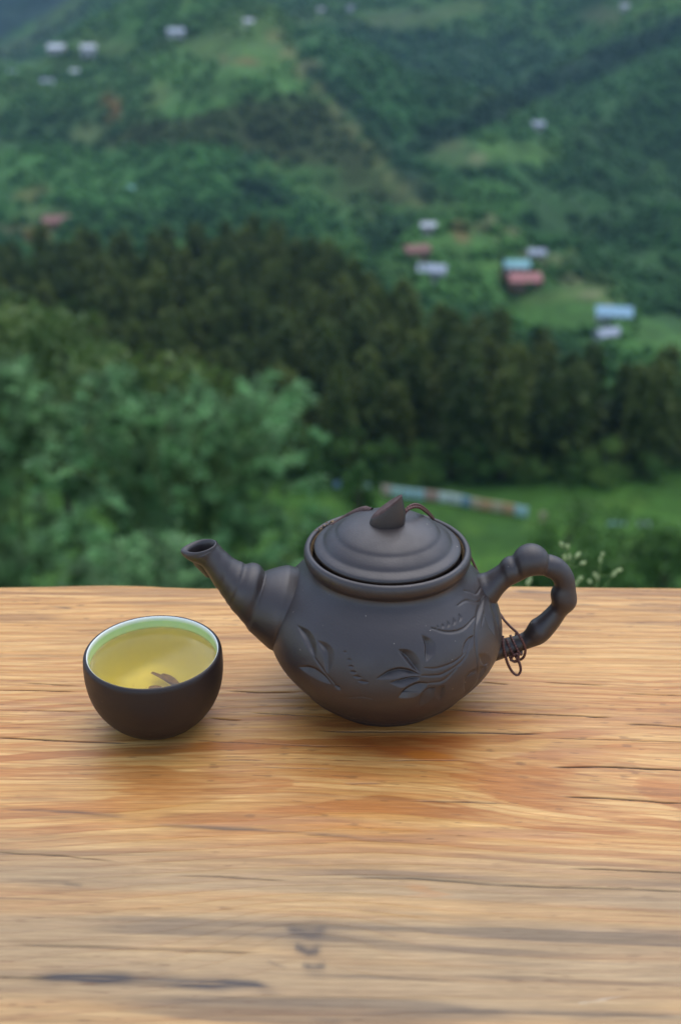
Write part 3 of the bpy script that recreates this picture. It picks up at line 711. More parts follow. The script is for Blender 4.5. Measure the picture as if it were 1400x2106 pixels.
# cracks: (polyline px, half width mm, darkness)
def c7(l): return [(x / 2, 1180 + y / 2) for x, y in l]
def c8(l): return [(700 + x / 2, 1180 + y / 2) for x, y in l]
CR = [(c7([(80, 445), (200, 452), (345, 460)]), .25, .7), (c7([(-60, 474), (200, 479), (345, 482)]), .3, .8), (c7([(-60, 555), (200, 561), (380, 566)]), .25, .6), (c7([(-60, 667), (200, 682), (470, 692), (560, 696)]), .4, .95),
      (c7([(910, 480), (1050, 488), (1240, 488)]), .3, .8), (c7([(850, 592), (1000, 605)]), .3, .8), (c7([(1020, 573), (1200, 580), (1400, 590)]), .35, .9), (c7([(780, 683), (900, 690), (1400, 712)]), .25, .6),
      (c7([(880, 765), (1100, 768)]), .25, .6), (c7([(1050, 795), (1400, 803)]), .25, .6), (c7([(-60, 1143), (250, 1160), (500, 1185)]), .3, .55), (c7([(680, 1237), (900, 1245), (1220, 1264)]), .4, .85),
      (c8([(570, 445), (700, 455)]), .3, .7), (c8([(820, 445), (1110, 458)]), .3, .8), (c8([(1150, 490), (1480, 502)]), .25, .6), (c8([(400, 555), (700, 572), (1000, 585), (1150, 592)]), .35, .9),
      (c8([(1150, 617), (1300, 622), (1480, 632)]), .35, .9), (c8([(-100, 645), (0, 648), (400, 650), (850, 656)]), .4, 1), (c8([(850, 675), (1480, 692)]), .25, .7), (c8([(130, 768), (540, 768)]), .25, .6), (c8([(840, 795), (1130, 795), (1480, 812)]), .45, 1),
      (c8([(0, 862), (180, 862)]), .3, .6), (c8([(280, 935), (700, 945)]), .3, .7), (c8([(880, 915), (1100, 925), (1480, 950)]), .4, .9), (c8([(900, 1210), (1480, 1232)]), .3, .7),
      (c8([(0, 1245), (300, 1255), (650, 1280), (1200, 1300), (1480, 1312)]), .4, .9), (c7([(20, 1523), (400, 1535), (1100, 1557)]), .6, .65),
      (c7([(-60, 1655), (80, 1660), (250, 1662)]), .6, .8), (c8([(-260, 700), (-100, 706), (200, 712)]), .2, .5), (c8([(300, 355), (480, 362)]), .2, .3)]
STK = [(c7([(100, 1660), (500, 1665), (900, 1687), (1050, 1692), (1180, 1728)]), 2.4, .75), (c8([(-40, 1835), (200, 1808), (500, 1795), (1480, 1818)]), 1.3, .6), (c8([(1100, 1465), (1480, 1477)]), 1.6, .45),
       (c7([(1250, 1825), (1420, 1837)]), 1.3, .6), (c7([(-60, 955), (300, 975), (560, 1007)]), 1.2, .45), (c7([(600, 1028), (800, 1040), (1400, 1078), (1500, 1086)]), 1.3, .45), (c7([(250, 1270), (350, 1285)]), 1.2, .4),
       (c7([(500, 1610), (720, 1622)]), 1.3, .45), (c7([(180, 130), (310, 137)]), 1.0, .5), (c8([(700, 68), (900, 76)]), 1.6, .5), (c8([(780, 104), (900, 108)]), 1.2, .45), (c8([(960, 126), (1080, 130)]), 1.0, .4), (c7([(0, 1255), (330, 1275)]), 1.6, .3),
       (c7([(1160, 1455), (1280, 1482), (1360, 1462)]), 3.4, .5), (c7([(1200, 1522), (1270, 1552), (1330, 1540)]), 3.4, .5), (c7([(1235, 1608), (1290, 1628), (1350, 1612)]), 3.4, .5), (c7([(1130, 1580), (1150, 1640)]), 1.2, .4),
       (c8([(0, 1085), (400, 1120)]), 1.4, .3), (c8([(0, 1380), (350, 1400), (700, 1440)]), 1.8, .28), (c8([(820, 1330), (1400, 1345)]), 1.2, .2)]
for lst, isc in ((CR, True), (STK, False)):
    for pl, wmm, a_ in lst:
        a_ = a_ * (.55 if pl[0][1] > 1790 and pl is not STK[0][0] and wmm < 2.9 else 1); q = np.array([atZ(a, b_, 0)[:2] for a, b_ in pl]); o_ = np.argsort(q[:, 0]); q = q[o_]
        if q[-1, 0] - q[0, 0] < .004: q[0, 0] -= .004; q[-1, 0] += .004
        jx0, jx1 = np.searchsorted(XS, q[0, 0] - .01), np.searchsorted(XS, q[-1, 0] + .01)
        xx = XS[jx0:jx1]; yc = np.interp(xx, q[:, 0], q[:, 1]) + .0011 * (fbm(xx * 60, xx * 0 + wmm * 7, 3, 181) - .5)
        fr_ = min(.012, .25 * (q[-1, 0] - q[0, 0])); fade = sstep(q[0, 0], q[0, 0] + fr_, xx) * (1 - sstep(q[-1, 0] - fr_, q[-1, 0], xx)); fade = np.clip(fade * (.55 + .9 * fbm(xx * 80, xx * 0, 2, 183)), 0, 1)
        dd = Yg[:, jx0:jx1] - yc[None]; w_ = wmm * 1e-3 * (.6 + .8 * fbm(xx * 50, xx * 0 + 3, 2, 187))[None]
        if isc:
            gg = np.exp(-(dd / w_) ** 2) * fade[None]; Z[:, jx0:jx1] -= .0011 * gg * a_
            cdk = C3(.014, .009, .007); k_ = np.clip(1.35 * gg * a_, 0, 1)
        else:
            gg = np.exp(-(dd / w_) ** 2) * fade[None] * (.35 + .9 * sstep(.3, .65, fib[:, jx0:jx1])); cdk = dkgrey; k_ = np.clip(1.35 * gg * a_, 0, 1)
            Z[:, jx0:jx1] -= .0002 * gg
        col[:, jx0:jx1] = col[:, jx0:jx1] * (1 - k_[..., None]) + cdk * k_[..., None]
kk = np.exp(-(kd / .007) ** 2) * .35; col = col * (1 - kk[..., None]) + dkgrey * kk[..., None]
# pores, short checks and tool nicks along the grain
pg = vnoise(X * 160, yr * 900, 231); pk = sstep(.86, .95, pg) * sstep(.45, .6, fbm(X * 12, yr * 40, 2, 235)) * .45
col = col * (1 - pk[..., None]) + brown * .6 * pk[..., None]; Z = Z - .00012 * pk
# edge rounding at both long sides
ed = EY - Yg; Z = Z - .0022 * np.exp(-ed / .0022) * 1.0
def mat_wood():
    b = NB('varnished_wood'); at = b.n('ShaderNodeVertexColor'); at.layer_name = 'col'
    c = b.coords((15, 560, 200)); n = b.noise(c, 1.0, 6, .7, .6); c2 = b.coords((90, 1300, 400)); n2 = b.noise(c2, 1.0, 3, .6)
    f = b.ramp(n, [(.3, (.80, .76, .70)), (.68, (1.14, 1.16, 1.18))]); col = b.mix(1.0, at.outputs[0], f, 'MULTIPLY')
    f2 = b.ramp(n2, [(.25, (.86,) * 3), (.7, (1.08,) * 3)]); col = b.mix(1.0, col, f2, 'MULTIPLY')
    ro = b.ramp(n, [(.3, (.50,) * 3), (.7, (.38,) * 3)])
    b.principled(col, ro, .42, b.bump(n2, .22, .0004)); return b.m
M_WOOD = mat_wood()
TH = .055
nu, nv = len(XS), len(vs_)
V = np.stack([X, Yg, Z], -1).reshape(-1, 3); Fq = grid_faces(nu, nv); cc = col.reshape(-1, 3)
# skirt: far edge, near edge, bottom
def strip(row_v, row_c, dys):
    return row_v
far_v = V[-nu:]; near_v = V[:nu]
ex, ec, ef = [], [], []
base_i = len(V); prev = np.arange(base_i - nu, base_i)
rings = []
for (dy, dz) in ((.0015, -.0016), (.0022, -.006), (.001, -.03), (-.004, -TH)):
    v = far_v.copy(); v[:, 1] += dy + .001 * (fbm(v[:, 0] * 40, v[:, 2] * 0 + dz * 50, 2, 191) - .5); v[:, 2] = far_v[:, 2] + dz; rings.append(v)
v = near_v.copy(); v[:, 2] = -TH; rings.append(v); v = near_v.copy(); rings.append(v)
cur = prev; off = base_i
for v in rings:
    ids = np.arange(off, off + nu); ex.append(v); ec.append(cc[-nu:] * .8)
    ef.append(np.stack([cur[:-1], cur[1:], ids[1:], ids[:-1]], -1)); cur = ids; off += nu
Vt = np.vstack([V] + ex); Ct = np.vstack([cc] + ec); Ft = np.vstack([Fq] + ef)
top = mesh_np('tabletop', Vt, Ft, M_WOOD, True, Ct)
table = empty('wooden_table', (0, .3, -.76)); tag(table, 'long varnished wooden slab table with cracks and wavy grain under the teapot and the cup', 'table')
o = link('tabletop', top, table); o.location = (0, -.3, .76)
M_LEG = simple('leg_wood', (.25, .14, .07), .6, .4, 12, .25)
for sx in (-1, 1):
    for yy in (.12, .50):
        o = link('leg', box_mesh('leg', sx * 1.05 - .05, sx * 1.05 + .05, yy - .045, yy + .045, -.76, -TH - .002, M_LEG, .006), table); o.location = (0, -.3, .76)

# ================================================================== TEAPOT
AX = np.array([.0218, .4661])
def lathe(prof, nseg, flip=False, disp=None, name='part', mat=None, parent=None, cx=AX, close=True):
    prof = np.asarray(prof, float); th = np.linspace(0, 2 * np.pi, nseg, endpoint=False)
    Rr, T = np.meshgrid(prof[:, 0], th, indexing='ij'); Zz = np.repeat(prof[:, 1:2], nseg, 1)
    V = np.stack([cx[0] + Rr * np.cos(T), cx[1] + Rr * np.sin(T), Zz], -1)
    if disp is not None: V = disp(V, Rr, T, Zz, prof)
    F = grid_faces(nseg, len(prof), True)
    if flip: F = F[:, ::-1]
    return mesh_np(name, V.reshape(-1, 3), F, mat)
pot = empty('teapot', (AX[0], AX[1], 0)); tag(pot, 'dark brown clay teapot with bamboo-shaped spout and handle and carved leaves', 'teapot')
def pchild(name, me):
    o = link(name, me, pot); o.location = (-AX[0], -AX[1], 0); return o
def dens(pts, n): return catmull(np.array(pts), n)
zn = [0, .0012, .0030, .0048, .006, .010, .015, .020, .025, .030, .035, .040, .045, .050, .055, .060, .0635, .0665, .0685, .0700]
rn = [.0330, .0336, .0338, .0344, .0385, .0424, .0466, .0504, .0533, .0551, .0557, .0553, .0541, .0520, .0489, .0446, .0411, .0383, .0370, .0366]
zz = np.linspace(0, .070, 250); 
# smooth interpolation
def smooth_interp(zq, z, r):
    z = np.array(z); r = np.array(r); mth = np.gradient(r, z); i = np.clip(np.searchsorted(z, zq) - 1, 0, len(z) - 2); h = z[i + 1] - z[i]; t = (zq - z[i]) / h
    return (2 * t ** 3 - 3 * t ** 2 + 1) * r[i] + (t ** 3 - 2 * t ** 2 + t) * h * mth[i] + (-2 * t ** 3 + 3 * t ** 2) * r[i + 1] + (t ** 3 - t ** 2) * h * mth[i + 1]
rr_ = smooth_interp(zz, zn, rn); k = np.ones(5) / 5; rr_[4:-4] = np.convolve(rr_, k, 'same')[4:-4]
body_prof = [(0.0, .002), (.028, .002), (.030, .0)] + list(zip(rr_, zz))
lip = [(.0366, .0706), (.0371, .0714), (.0379, .0722), (.0385, .0733), (.0388, .0747), (.0388, .0761), (.0385, .0774), (.0379, .0784), (.0371, .0788), (.0363, .0787), (.0357, .0781), (.0354, .0770), (.0353, .074), (.0352, .071), (.0345, .0695), (.030, .069), (.028, .066), (.030, .060), (.044, .045), (.044, .02), (.03, .006), (0, .006)]
def q1(l): return [(340 + x / 3.0435, 980 + y / 3.0435) for x, y in l]
def q2(l): return [(760 + x / 2.917, 980 + y / 2.917) for x, y in l]
LEAF = [ # polyline from tip to base, half width px, deep side (+1/-1), depth mm
    (q1([(820, 925), (895, 1010), (938, 1135)]), 9, 1, .75), (q1([(945, 1020), (1020, 1100), (1015, 1240)]), 9, 1, .7), (q1([(830, 1190), (920, 1220), (1040, 1300)]), 8, -1, .7),
    (q2([(168, 1035), (245, 1085), (305, 1182)]), 10, 1, 1.2), (q2([(310, 945), (362, 1020), (342, 1112)]), 9, 1, 1.1), (q2([(38, 1215), (165, 1180), (303, 1190)]), 9, -1, 1.2),
    (q2([(120, 1238), (210, 1236), (300, 1205)]), 8, -1, 1.2), (q2([(168, 1328), (255, 1285), (350, 1240)]), 11, -1, 1.2), (q2([(295, 1385), (340, 1318), (395, 1265)]), 9, -1, 1.0), (q2([(425, 1350), (420, 1300), (445, 1250)]), 8, 1, .6),
    (q2([(640, 895), (655, 800), (690, 715)]), 6, 1, .6), (q2([(750, 960), (715, 850), (700, 725)]), 6, -1, .6), (q2([(555, 1080), (590, 1010), (620, 955)]), 7, -1, .6),
    (q2([(655, 1065), (690, 1095), (705, 1150)]), 9, 1, .6), (q2([(570, 1310), (600, 1220), (650, 1150)]), 9, -1, .7), (q2([(650, 1225), (665, 1170), (700, 1130)]), 7, 1, .6), (q2([(775, 900), (750, 820), (715, 720)]), 5, 1, .5)]
LINE = [(q1([(930, 1130), (975, 1195), (1020, 1255), (1085, 1325)]), 2.2, .35), (q2([(370, 910), (470, 935), (560, 915), (630, 845)]), 2.6, .7), (q2([(525, 775), (580, 745), (650, 755), (690, 705)]), 2.6, .6), (q2([(565, 685), (600, 690), (640, 705), (665, 665)]), 2.4, .5),
        (q2([(690, 680), (660, 800), (635, 930), (640, 1080), (650, 1215)]), 2.2, .45), (q2([(330, 1150), (400, 1152), (500, 1118), (575, 1060)]), 2.4, .35), (q2([(315, 1195), (380, 1195), (450, 1180), (560, 1100), (620, 960)]), 2.4, .35),
        (q2([(700, 690), (690, 800), (670, 900)]), 2, .4), (q2([(735, 740), (765, 860), (780, 980)]), 2, .35), (q2([(680, 1140), (650, 1230), (600, 1290)]), 2, .3),
        (q1([(1130, 1385), (1220, 1378), (1300, 1392)]), 2, .2), (q2([(355, 1240), (440, 1225), (520, 1150)]), 2.5, .3)]
DASH = []
for (x, y, l) in [(1122, 1100, 5), (1150, 1148, 5), (1160, 1190, 8), (1175, 1225, 11), (1200, 1255, 15), (1238, 1285, 20)]:
    DASH.append((q1([(x - l * 1.3, y - l * .25), (x + l * 1.3, y + l * .15)]), 2.3, .5))
for (x, y, l) in [(405, 905, 8), (437, 898, 14), (470, 888, 20), (505, 872, 26), (540, 848, 30)]:
    DASH.append((q2([(x - l * .2, y - l * .7), (x + l * .15, y), (x - l * .1, y + l * .7)]), 2.3, .5))
DASH.append((q1([(1065, 1310), (1090, 1330)]), 3.5, .6))
def carve(V, Rr, T, Zz, prof):
    px, py, D = proj(V); front = (np.sin(T) < .35) & (Zz > .008) & (Zz < .0665) & (Rr > .036)
    nz = np.gradient(prof[:, 0], np.maximum(np.gradient(prof[:, 1]), 1e-5))[:, None]
    front &= (np.arange(len(prof))[:, None] < len(body_prof))
    dsp = np.zeros_like(Rr); idx = np.where(front); qx = px[idx]; qy = py[idx]; dd = np.zeros(len(qx))
    def curve(pl):
        c = catmull(np.array(pl), 10); return c
    def near(c):
        dmin = np.full(len(qx), 1e9); tt = np.zeros(len(qx)); sg = np.ones(len(qx)); n = len(c) - 1
        bb = (qx > c[:, 0].min() - 20) & (qx < c[:, 0].max() + 20) & (qy > c[:, 1].min() - 20) & (qy < c[:, 1].max() + 20); ii = np.where(bb)[0]
        for i in range(n):
            a, b_ = c[i], c[i + 1]; e = b_ - a; L2 = e @ e + 1e-9; t = np.clip(((qx[ii] - a[0]) * e[0] + (qy[ii] - a[1]) * e[1]) / L2, 0, 1)
            dx = qx[ii] - a[0] - t * e[0]; dy = qy[ii] - a[1] - t * e[1]; d = np.hypot(dx, dy); kx = d < dmin[ii]
            j = ii[kx]; dmin[j] = d[kx]; tt[j] = (i + t[kx]) / n; sg[j] = np.sign(e[0] * dy[kx] - e[1] * dx[kx])
        return dmin, tt, sg
    for pl, hw, side, dep in LEAF:
        d, t, sg = near(curve(pl)); w = 1.3 * hw * np.clip(np.sin(np.pi * np.clip(t, .0, 1) ** 1.15) ** .8, .04, 1) ; s = d * sg * side / w
        inside = np.abs(s) < 1.25
        prof_ = np.clip(np.where(s > .45, (1 - s) / .55, (s + 1) / 1.45), 0, 1)   # two facets meeting in a sharp valley
        rib = 0
        dd = np.where(inside, np.minimum(dd, -dep * 1e-3 * np.clip(prof_ - rib, 0, 1) * 1.9 * np.clip(w / hw * 1.0, 0, 1)), dd)
        dd = dd + np.where((s > 1.0) & (s < 2.0), .00012 * np.exp(-((s - 1.35) / .3) ** 2) * np.clip(w / hw, 0, 1), 0)
    for pl, hw, dep in LINE + DASH:
        d, t, sg = near(curve(pl)); w = hw * (.45 + .55 * np.sin(np.pi * t))
        dd = np.minimum(dd, dd * .8 - 1.15 * dep * 1e-3 * np.exp(-(d / w) ** 2)) if True else dd
    dsp[idx] = dd
    # faint throwing lines
    dsp = dsp + .00016 * (fbm(T * 2.2, Zz * 120, 3, 211) - .5) * (Rr > .035)
    V = V.copy(); f = dsp * .9
    V[..., 0] += np.cos(T) * f; V[..., 1] += np.sin(T) * f; V[..., 2] += f * .3 * np.sign(Zz - .035)
    return V
full = np.array(body_prof + lip)
pchild('body', lathe(full, 860, disp=carve, name='body', mat=M_CLAY))
# residue ring in the gap between lid and lip
res = lathe([(.0347, .0742), (.0351, .0755), (.0352, .0768), (.0355, .0776)], 240, name='tea_stain', mat=M_RESIDUE)
# lid
lidp = [(0, .074), (.030, .0745), (.0322, .0756), (.0334, .0768), (.0340, .0781), (.0339, .0790), (.0332, .0799), (.0318, .0806), (.0303, .0811), (.02955, .0815), (.0291, .0823), (.0283, .0832), (.0270, .0842), (.0256, .0851), (.0246, .0856), (.02385, .0861), (.0233, .0869), (.0223, .0877), (.0200, .0888), (.0170, .0899), (.0130, .0909), (.008, .0916), (.004, .0919), (0, .0919)]
lp = catmull(np.array(lidp), 5)
for _ in range(26): lp[30:-2] = (lp[29:-3] + 2 * lp[30:-2] + lp[31:-1]) / 4
for _ in range(6): lp[6:-2] = (lp[5:-3] + 2 * lp[6:-2] + lp[7:-1]) / 4
lid = pchild('lid', lathe(lp, 240, name='lid', mat=M_CLAY))

# knob: carved lump with a slanted unglazed cut
def knob_mesh():
    c = atY(796, 1078, AX[1]); c[2] = .0917; c[1] -= .0015
    nu_, nv_ = 110, 90; u = np.linspace(0, 2 * np.pi, nu_, endpoint=False); v = np.linspace(-np.pi / 2, np.pi / 2, nv_); Uu, Vv = np.meshgrid(u, v)
    cu, su, cv, sv = np.cos(Uu), np.sin(Uu), np.cos(Vv), np.sin(Vv)
    pw = lambda a, e: np.sign(a) * np.abs(a) ** e
    x = .0088 * pw(cu, .95) * pw(cv, .8); y = .0066 * su * pw(cv, .9); z = .0185 * pw(sv, .9)
    x = np.where(x > 0, x * (1 - .16 * np.clip(z / .0185, 0, 1)), x)
    y = y * (1 - .12 * np.clip(z / .0185, 0, 1))
    z = np.where(z < 0, z * .28, z)
    z = z + .16 * x + .0022                                        # the right end of the foot lifts with the dome
    V = np.stack([x, y, z], -1)
    V += .0005 * np.stack([fbm(Uu * 1.2 + 9, Vv * 2, 2, 221) - .5, fbm(Uu * 1.2, Vv * 2, 2, 225) - .5, Uu * 0], -1) * np.cos(Vv)[..., None]
    n = np.array([-.60, .16, .78]); n /= np.linalg.norm(n); p0 = np.array([.0062, 0, .0160])
    s = (V - p0) @ n; kq = .0009
    off_ = np.where(s > -kq, (s + kq) ** 2 / (4 * kq), 0); off_ = np.where(s > kq, s, off_); cut = s > kq * .1       # rounded arris
    V = V - off_[..., None] * n
    for _ in range(130):
        Vn = V.copy(); Vn[1:-1] = V[1:-1] * .5 + .125 * (V[2:] + V[:-2] + np.roll(V, 1, 1)[1:-1] + np.roll(V, -1, 1)[1:-1]); V = Vn
    V[..., 0] += c[0]; V[..., 1] += c[1] ; V[..., 2] += c[2] - .0018
    f = grid_faces(nu_, nv_, True); mi = cut.reshape(-1)[f].all(1).astype(int)
    return mesh_np('knob', V.reshape(-1, 3), f, [M_CLAY, M_CLAYRED], True, None, mi)
kn = link('knob', knob_mesh(), lid)
# short reddish twig relief lying on the back left of the lid
tw = [atY(640 + 0, 1104, .480), atY(668, 1090, .487), atY(700, 1076, .489), atY(730, 1064, .486), atY(757, 1054, .480)]
tw = [(.0, 0, 0)] * 0 or [np.array([AX[0] + r_ * math.cos(a), AX[1] + r_ * math.sin(a), z_]) for r_, a, z_ in ((.0325, 2.62, .0793), (.0295, 2.45, .0817), (.0258, 2.30, .0848), (.0215, 2.15, .0878), (.0165, 2.0, .0897))]
P = catmull(np.array(tw), 8); v, f = tube(P, np.interp(np.arange(len(P)), [0, 4, 18, len(P) - 6, len(P) - 1], [.0002, .0009, .0017, .0022, .0012]), 12)
link('twig', mesh_np('twig', v, f, M_CLAYRED), lid)
# crumbs of dried tea on the lip
bm = bmesh.new()
gg = np.random.default_rng(3)
for i in range(16):
    a = 2.72 - .40 * gg.random() ; r_ = .0335 + .0035 * gg.random(); zc = .0796 if r_ < .0345 else .0789
    mt = Matrix.Translation((AX[0] + r_ * math.cos(a), AX[1] + r_ * math.sin(a), zc)) @ Matrix.Rotation(gg.random() * 3, 4, 'Z') @ Matrix.Diagonal((1.6, .8, .6, 1))
    bmesh.ops.create_icosphere(bm, subdivisions=1, radius=.0003 + .00025 * gg.random(), matrix=mt)
me = bpy.data.meshes.new('tea_crumbs'); bm.to_mesh(me); bm.free(); me.materials.append(simple('dry_tea', (.26, .17, .09), .9, .2))
tag(link('tea_crumbs', me), kind='stuff')
pchild('tea_stain', res)

# spout and handle: stations given as photographed edge pairs (outer/upper, inner/lower)
PXM = FPX / .532
def station(U, L, kb=1.0, rs=1.0, Y=AX[1]):
    U = np.array(U, float); L = np.array(L, float); c = atY(*((U + L) / 2), Y); d = (U - L); r_ = np.linalg.norm(d) / 2 / (FPX / ((c - CAM) @ Fv)) * rs
    n = np.array([d[0], 0, -d[1] / math.cos(math.radians(27))]); n /= np.linalg.norm(n); return np.concatenate([c, n * r_, [r_ * kb]])
def ring_tube(S, n, seg, name, mat):
    S = catmull(np.array(S), n); th = np.linspace(0, 2 * np.pi, seg, endpoint=False)
    V = S[:, None, :3] + np.cos(th)[None, :, None] * S[:, None, 3:6] + np.sin(th)[None, :, None] * np.array([0, 1, 0]) * S[:, None, 6:7]
    return V, S
sp = [station((640, 1175), (600, 1385)), station((607, 1166), (561, 1341)), station((596, 1163.5), (549, 1333)), station((580, 1166), (534, 1320)), station((563, 1171), (518, 1305)), station((554, 1174.5), (507, 1295)), station((549, 1174), (499, 1285), rs=.97),
      station((538, 1163), (490, 1272)), station((524, 1158.5), (482, 1262)), station((511, 1160), (473, 1254), rs=.98), station((506, 1159), (468, 1246), rs=.975), station((501, 1157), (464, 1240)), station((493, 1154), (459, 1231)), station((482, 1147), (451, 1221), rs=.985), station((477, 1143), (447, 1214), rs=.98), station((470, 1137), (440, 1206), rs=.985), station((461, 1130), (432, 1192)), station((454, 1122), (423, 1177)), station((449, 1117), (409, 1160))]
mo = station((447, 1119), (371, 1133)); mo[6] = .0068
mid = station((448, 1116), (386, 1148)); mid[6] = .0070
V, S = ring_tube(sp + [mid, mo], 6, 72, 'spout', M_CLAY)
# teardrop lip: pinch towards the left (theta = pi), close over a rounded lip and go inside
ct = np.cos(np.linspace(0, 2 * np.pi, 72, endpoint=False)); stt = np.sin(np.linspace(0, 2 * np.pi, 72, endpoint=False))
c0, n0 = mo[:3], mo[3:6]; up = np.array([0, 0, 1.])
def mring(k, dz, kb=1, sh=0):
    pinch = 1 - .33 * np.clip(-ct, 0, 1) ** 1.5
    return (c0 + sh * n0)[None] + ct[:, None] * n0[None] * k + (stt * pinch)[:, None] * np.array([0, 1, 0])[None] * mo[6] * k * kb + up[None] * dz
V[-1] = mring(1.0, 0)
wts = np.linspace(0, 1, 6)[1:-1]
for i, w_ in zip(range(-5, -1), wts): V[i] = V[i] * (1 - w_ * .5) + w_ * .5 * (mring(1.0, -.004 * (1 - w_)))
extra = [mring(.97, .0006), mring(.92, .0008), mring(.84, .0006, 1, .06), mring(.74, -.0001, 1, .10), mring(.69, -.0012, 1, .12), mring(.66, -.004, 1, .14), mring(.62, -.009, 1, .35), mring(.3, -.016, 1, .6)]
V = np.concatenate([V, np.array(extra)], 0)
me = mesh_np('spout', V.reshape(-1, 3), grid_faces(72, len(V), True), M_CLAY); pchild('spout', me)

hd = [station((960, 1190), (985, 1262)), station((981, 1180), (1010, 1252), rs=.97), station((995, 1178), (1023, 1239)), station((1010, 1170), (1034, 1222)), station((1023, 1161), (1046, 1209)), station((1031, 1151), (1056, 1202)), station((1040, 1145.5), (1066, 1197)), station((1051, 1142.5), (1074, 1193)),
      station((1059, 1131), (1080, 1190)), station((1071, 1122), (1086, 1187)), station((1090, 1117), (1094, 1184.5)), station((1108, 1121), (1102, 1183.5)), station((1121, 1131), (1110, 1183.5)), station((1126.5, 1139), (1116, 1184), rs=.98), station((1135, 1141), (1121, 1186)), station((1152, 1148), (1130, 1190)), station((1168, 1163), (1136, 1195)),
      station((1178, 1181), (1140, 1203)), station((1181, 1196), (1138, 1209)), station((1183, 1212), (1133, 1217)), station((1185.5, 1229), (1131.5, 1227)), station((1184, 1240), (1133, 1237)), station((1177, 1250), (1132, 1244)), station((1165, 1262), (1127, 1250)), station((1153, 1281), (1114, 1262)), station((1140, 1299), (1101, 1272)),
      station((1128, 1313), (1090, 1278)), station((1116, 1322), (1083, 1287)), station((1106, 1326), (1078, 1296)), station((1095, 1330), (1072, 1302)), station((1080, 1336), (1062, 1306)), station((1064, 1343), (1052, 1309)), station((1048, 1349), (1038, 1312)), station((1030, 1356), (1020, 1316)), station((1008, 1364), (996, 1322))]
V, S = ring_tube(hd, 5, 48, 'handle', M_CLAY)
me = mesh_np('handle', V.reshape(-1, 3), grid_faces(48, len(V), True), M_CLAY); pchild('handle', me)

# ------------------------------------------------------------------ cord from the knob round the handle
def mat_cord():
    b = NB('braided_cord'); at = b.n('ShaderNodeVertexColor'); at.layer_name = 'col'; b.principled(at.outputs[0], .6, .4); return b.m
M_CORD = mat_cord()
cord_v, cord_f, cord_c, coff = [], [], [], 0
def cord(P, r=.00064, n=14, seg=12):
    global coff
    Q = catmull(np.array(P), n); L = np.concatenate([[0], np.cumsum(np.linalg.norm(np.diff(Q, axis=0), axis=1))])
    m_ = max(20, int(L[-1] / .00022)); s = np.linspace(0, L[-1], m_); Q = np.stack([np.interp(s, L, Q[:, k]) for k in range(3)], -1)
    v, f = tube(Q, r, seg); v = v.reshape(m_, seg, 3); th = np.linspace(0, 2 * np.pi, seg, endpoint=False)
    br = np.cos(2 * th[None] + s[:, None] / .00042) * np.cos(2 * th[None] - s[:, None] / .00042)
    c = Q[:, None]; v = c + (v - c) * (1 + .16 * br[..., None])
    w = np.clip(.5 + .9 * np.sin(2 * th[None] + s[:, None] / .00042) * np.sin(2 * th[None] - s[:, None] / .00042), 0, 1)[..., None]
    col_ = np.array([.034, .014, .012]) * (1 - w) + np.array([.15, .062, .050]) * w
    cord_v.append(v.reshape(-1, 3)); cord_f.append(f + coff); cord_c.append(col_.reshape(-1, 3)); coff += m_ * seg
Yk = AX[1] + .004
for dz, dy in ((0, 0), (.0006, .0012)):
    cord([atY(828, 1062, Yk) + [0, dy, -.002], atY(833, 1054, Yk) + [0, dy, dz * .3], atY(845, 1044.5, Yk + .002) + [0, dy, dz], atY(860, 1043, Yk + .005) + [0, dy, dz], atY(876, 1053, Yk + .012) + [0, dy, dz], atY(888, 1065, Yk + .022) + [0, dy, dz * .5],
          atY(897, 1074, Yk + .0275) + [0, dy, 0], np.array([.0545, .5030 + dy, .068]), np.array([.064, .504, .055]), np.array([.072, .497, .040]), np.array([.0765, .487, .034])])
hc = lambda px, py, dy=0.0: atY(px, py, AX[1] + dy)
# from behind the body to the wraps
cord([np.array([.0765, .487, .034]), hc(1030, 1266, .012), hc(1036, 1275, .008), hc(1050, 1290, .0), hc(1062, 1301, -.004), hc(1072, 1315, -.0062), hc(1079, 1332, -.005), hc(1078, 1347, -.0035), hc(1071, 1356, -.002), hc(1063, 1355, 0), hc(1060, 1347, .002)])
# turns round the lower handle
def wrap(x_top, y_top, x_bot, y_bot, ph=0):
    cx_, cy_ = (x_top + x_bot) / 2, (y_top + y_bot) / 2; c = hc(cx_, cy_); r_ = math.hypot(x_top - x_bot, y_top - y_bot) / 2 / PXM
    return c, r_
pts_w = []
turns = [((1045, 1311), (1050, 1351)), ((1057, 1308), (1061, 1348))]
for i, (tp, bt) in enumerate(turns):
    c, r_ = wrap(*tp, *bt); c = c + np.array([0, 0, 0]); r_ *= .98
    ax = np.array([.92, 0, .43]); ax /= np.linalg.norm(ax); upv = np.array([-.43, 0, .92]); upv -= ax * (upv @ ax); upv /= np.linalg.norm(upv); sidev = np.cross(ax, upv)
    for k_ in range(12):
        a = 2 * math.pi * k_ / 12; pts_w.append(c + upv * math.cos(a) * (r_ + .0004) + sidev * math.sin(a) * (r_ + .0004) + ax * (.0026 * (k_ / 12)))
pts_w += [hc(1063, 1347, -.004), hc(1066, 1357, -.004), hc(1058, 1361, -.003), hc(1049, 1357, -.003)]
cord(pts_w, n=6)
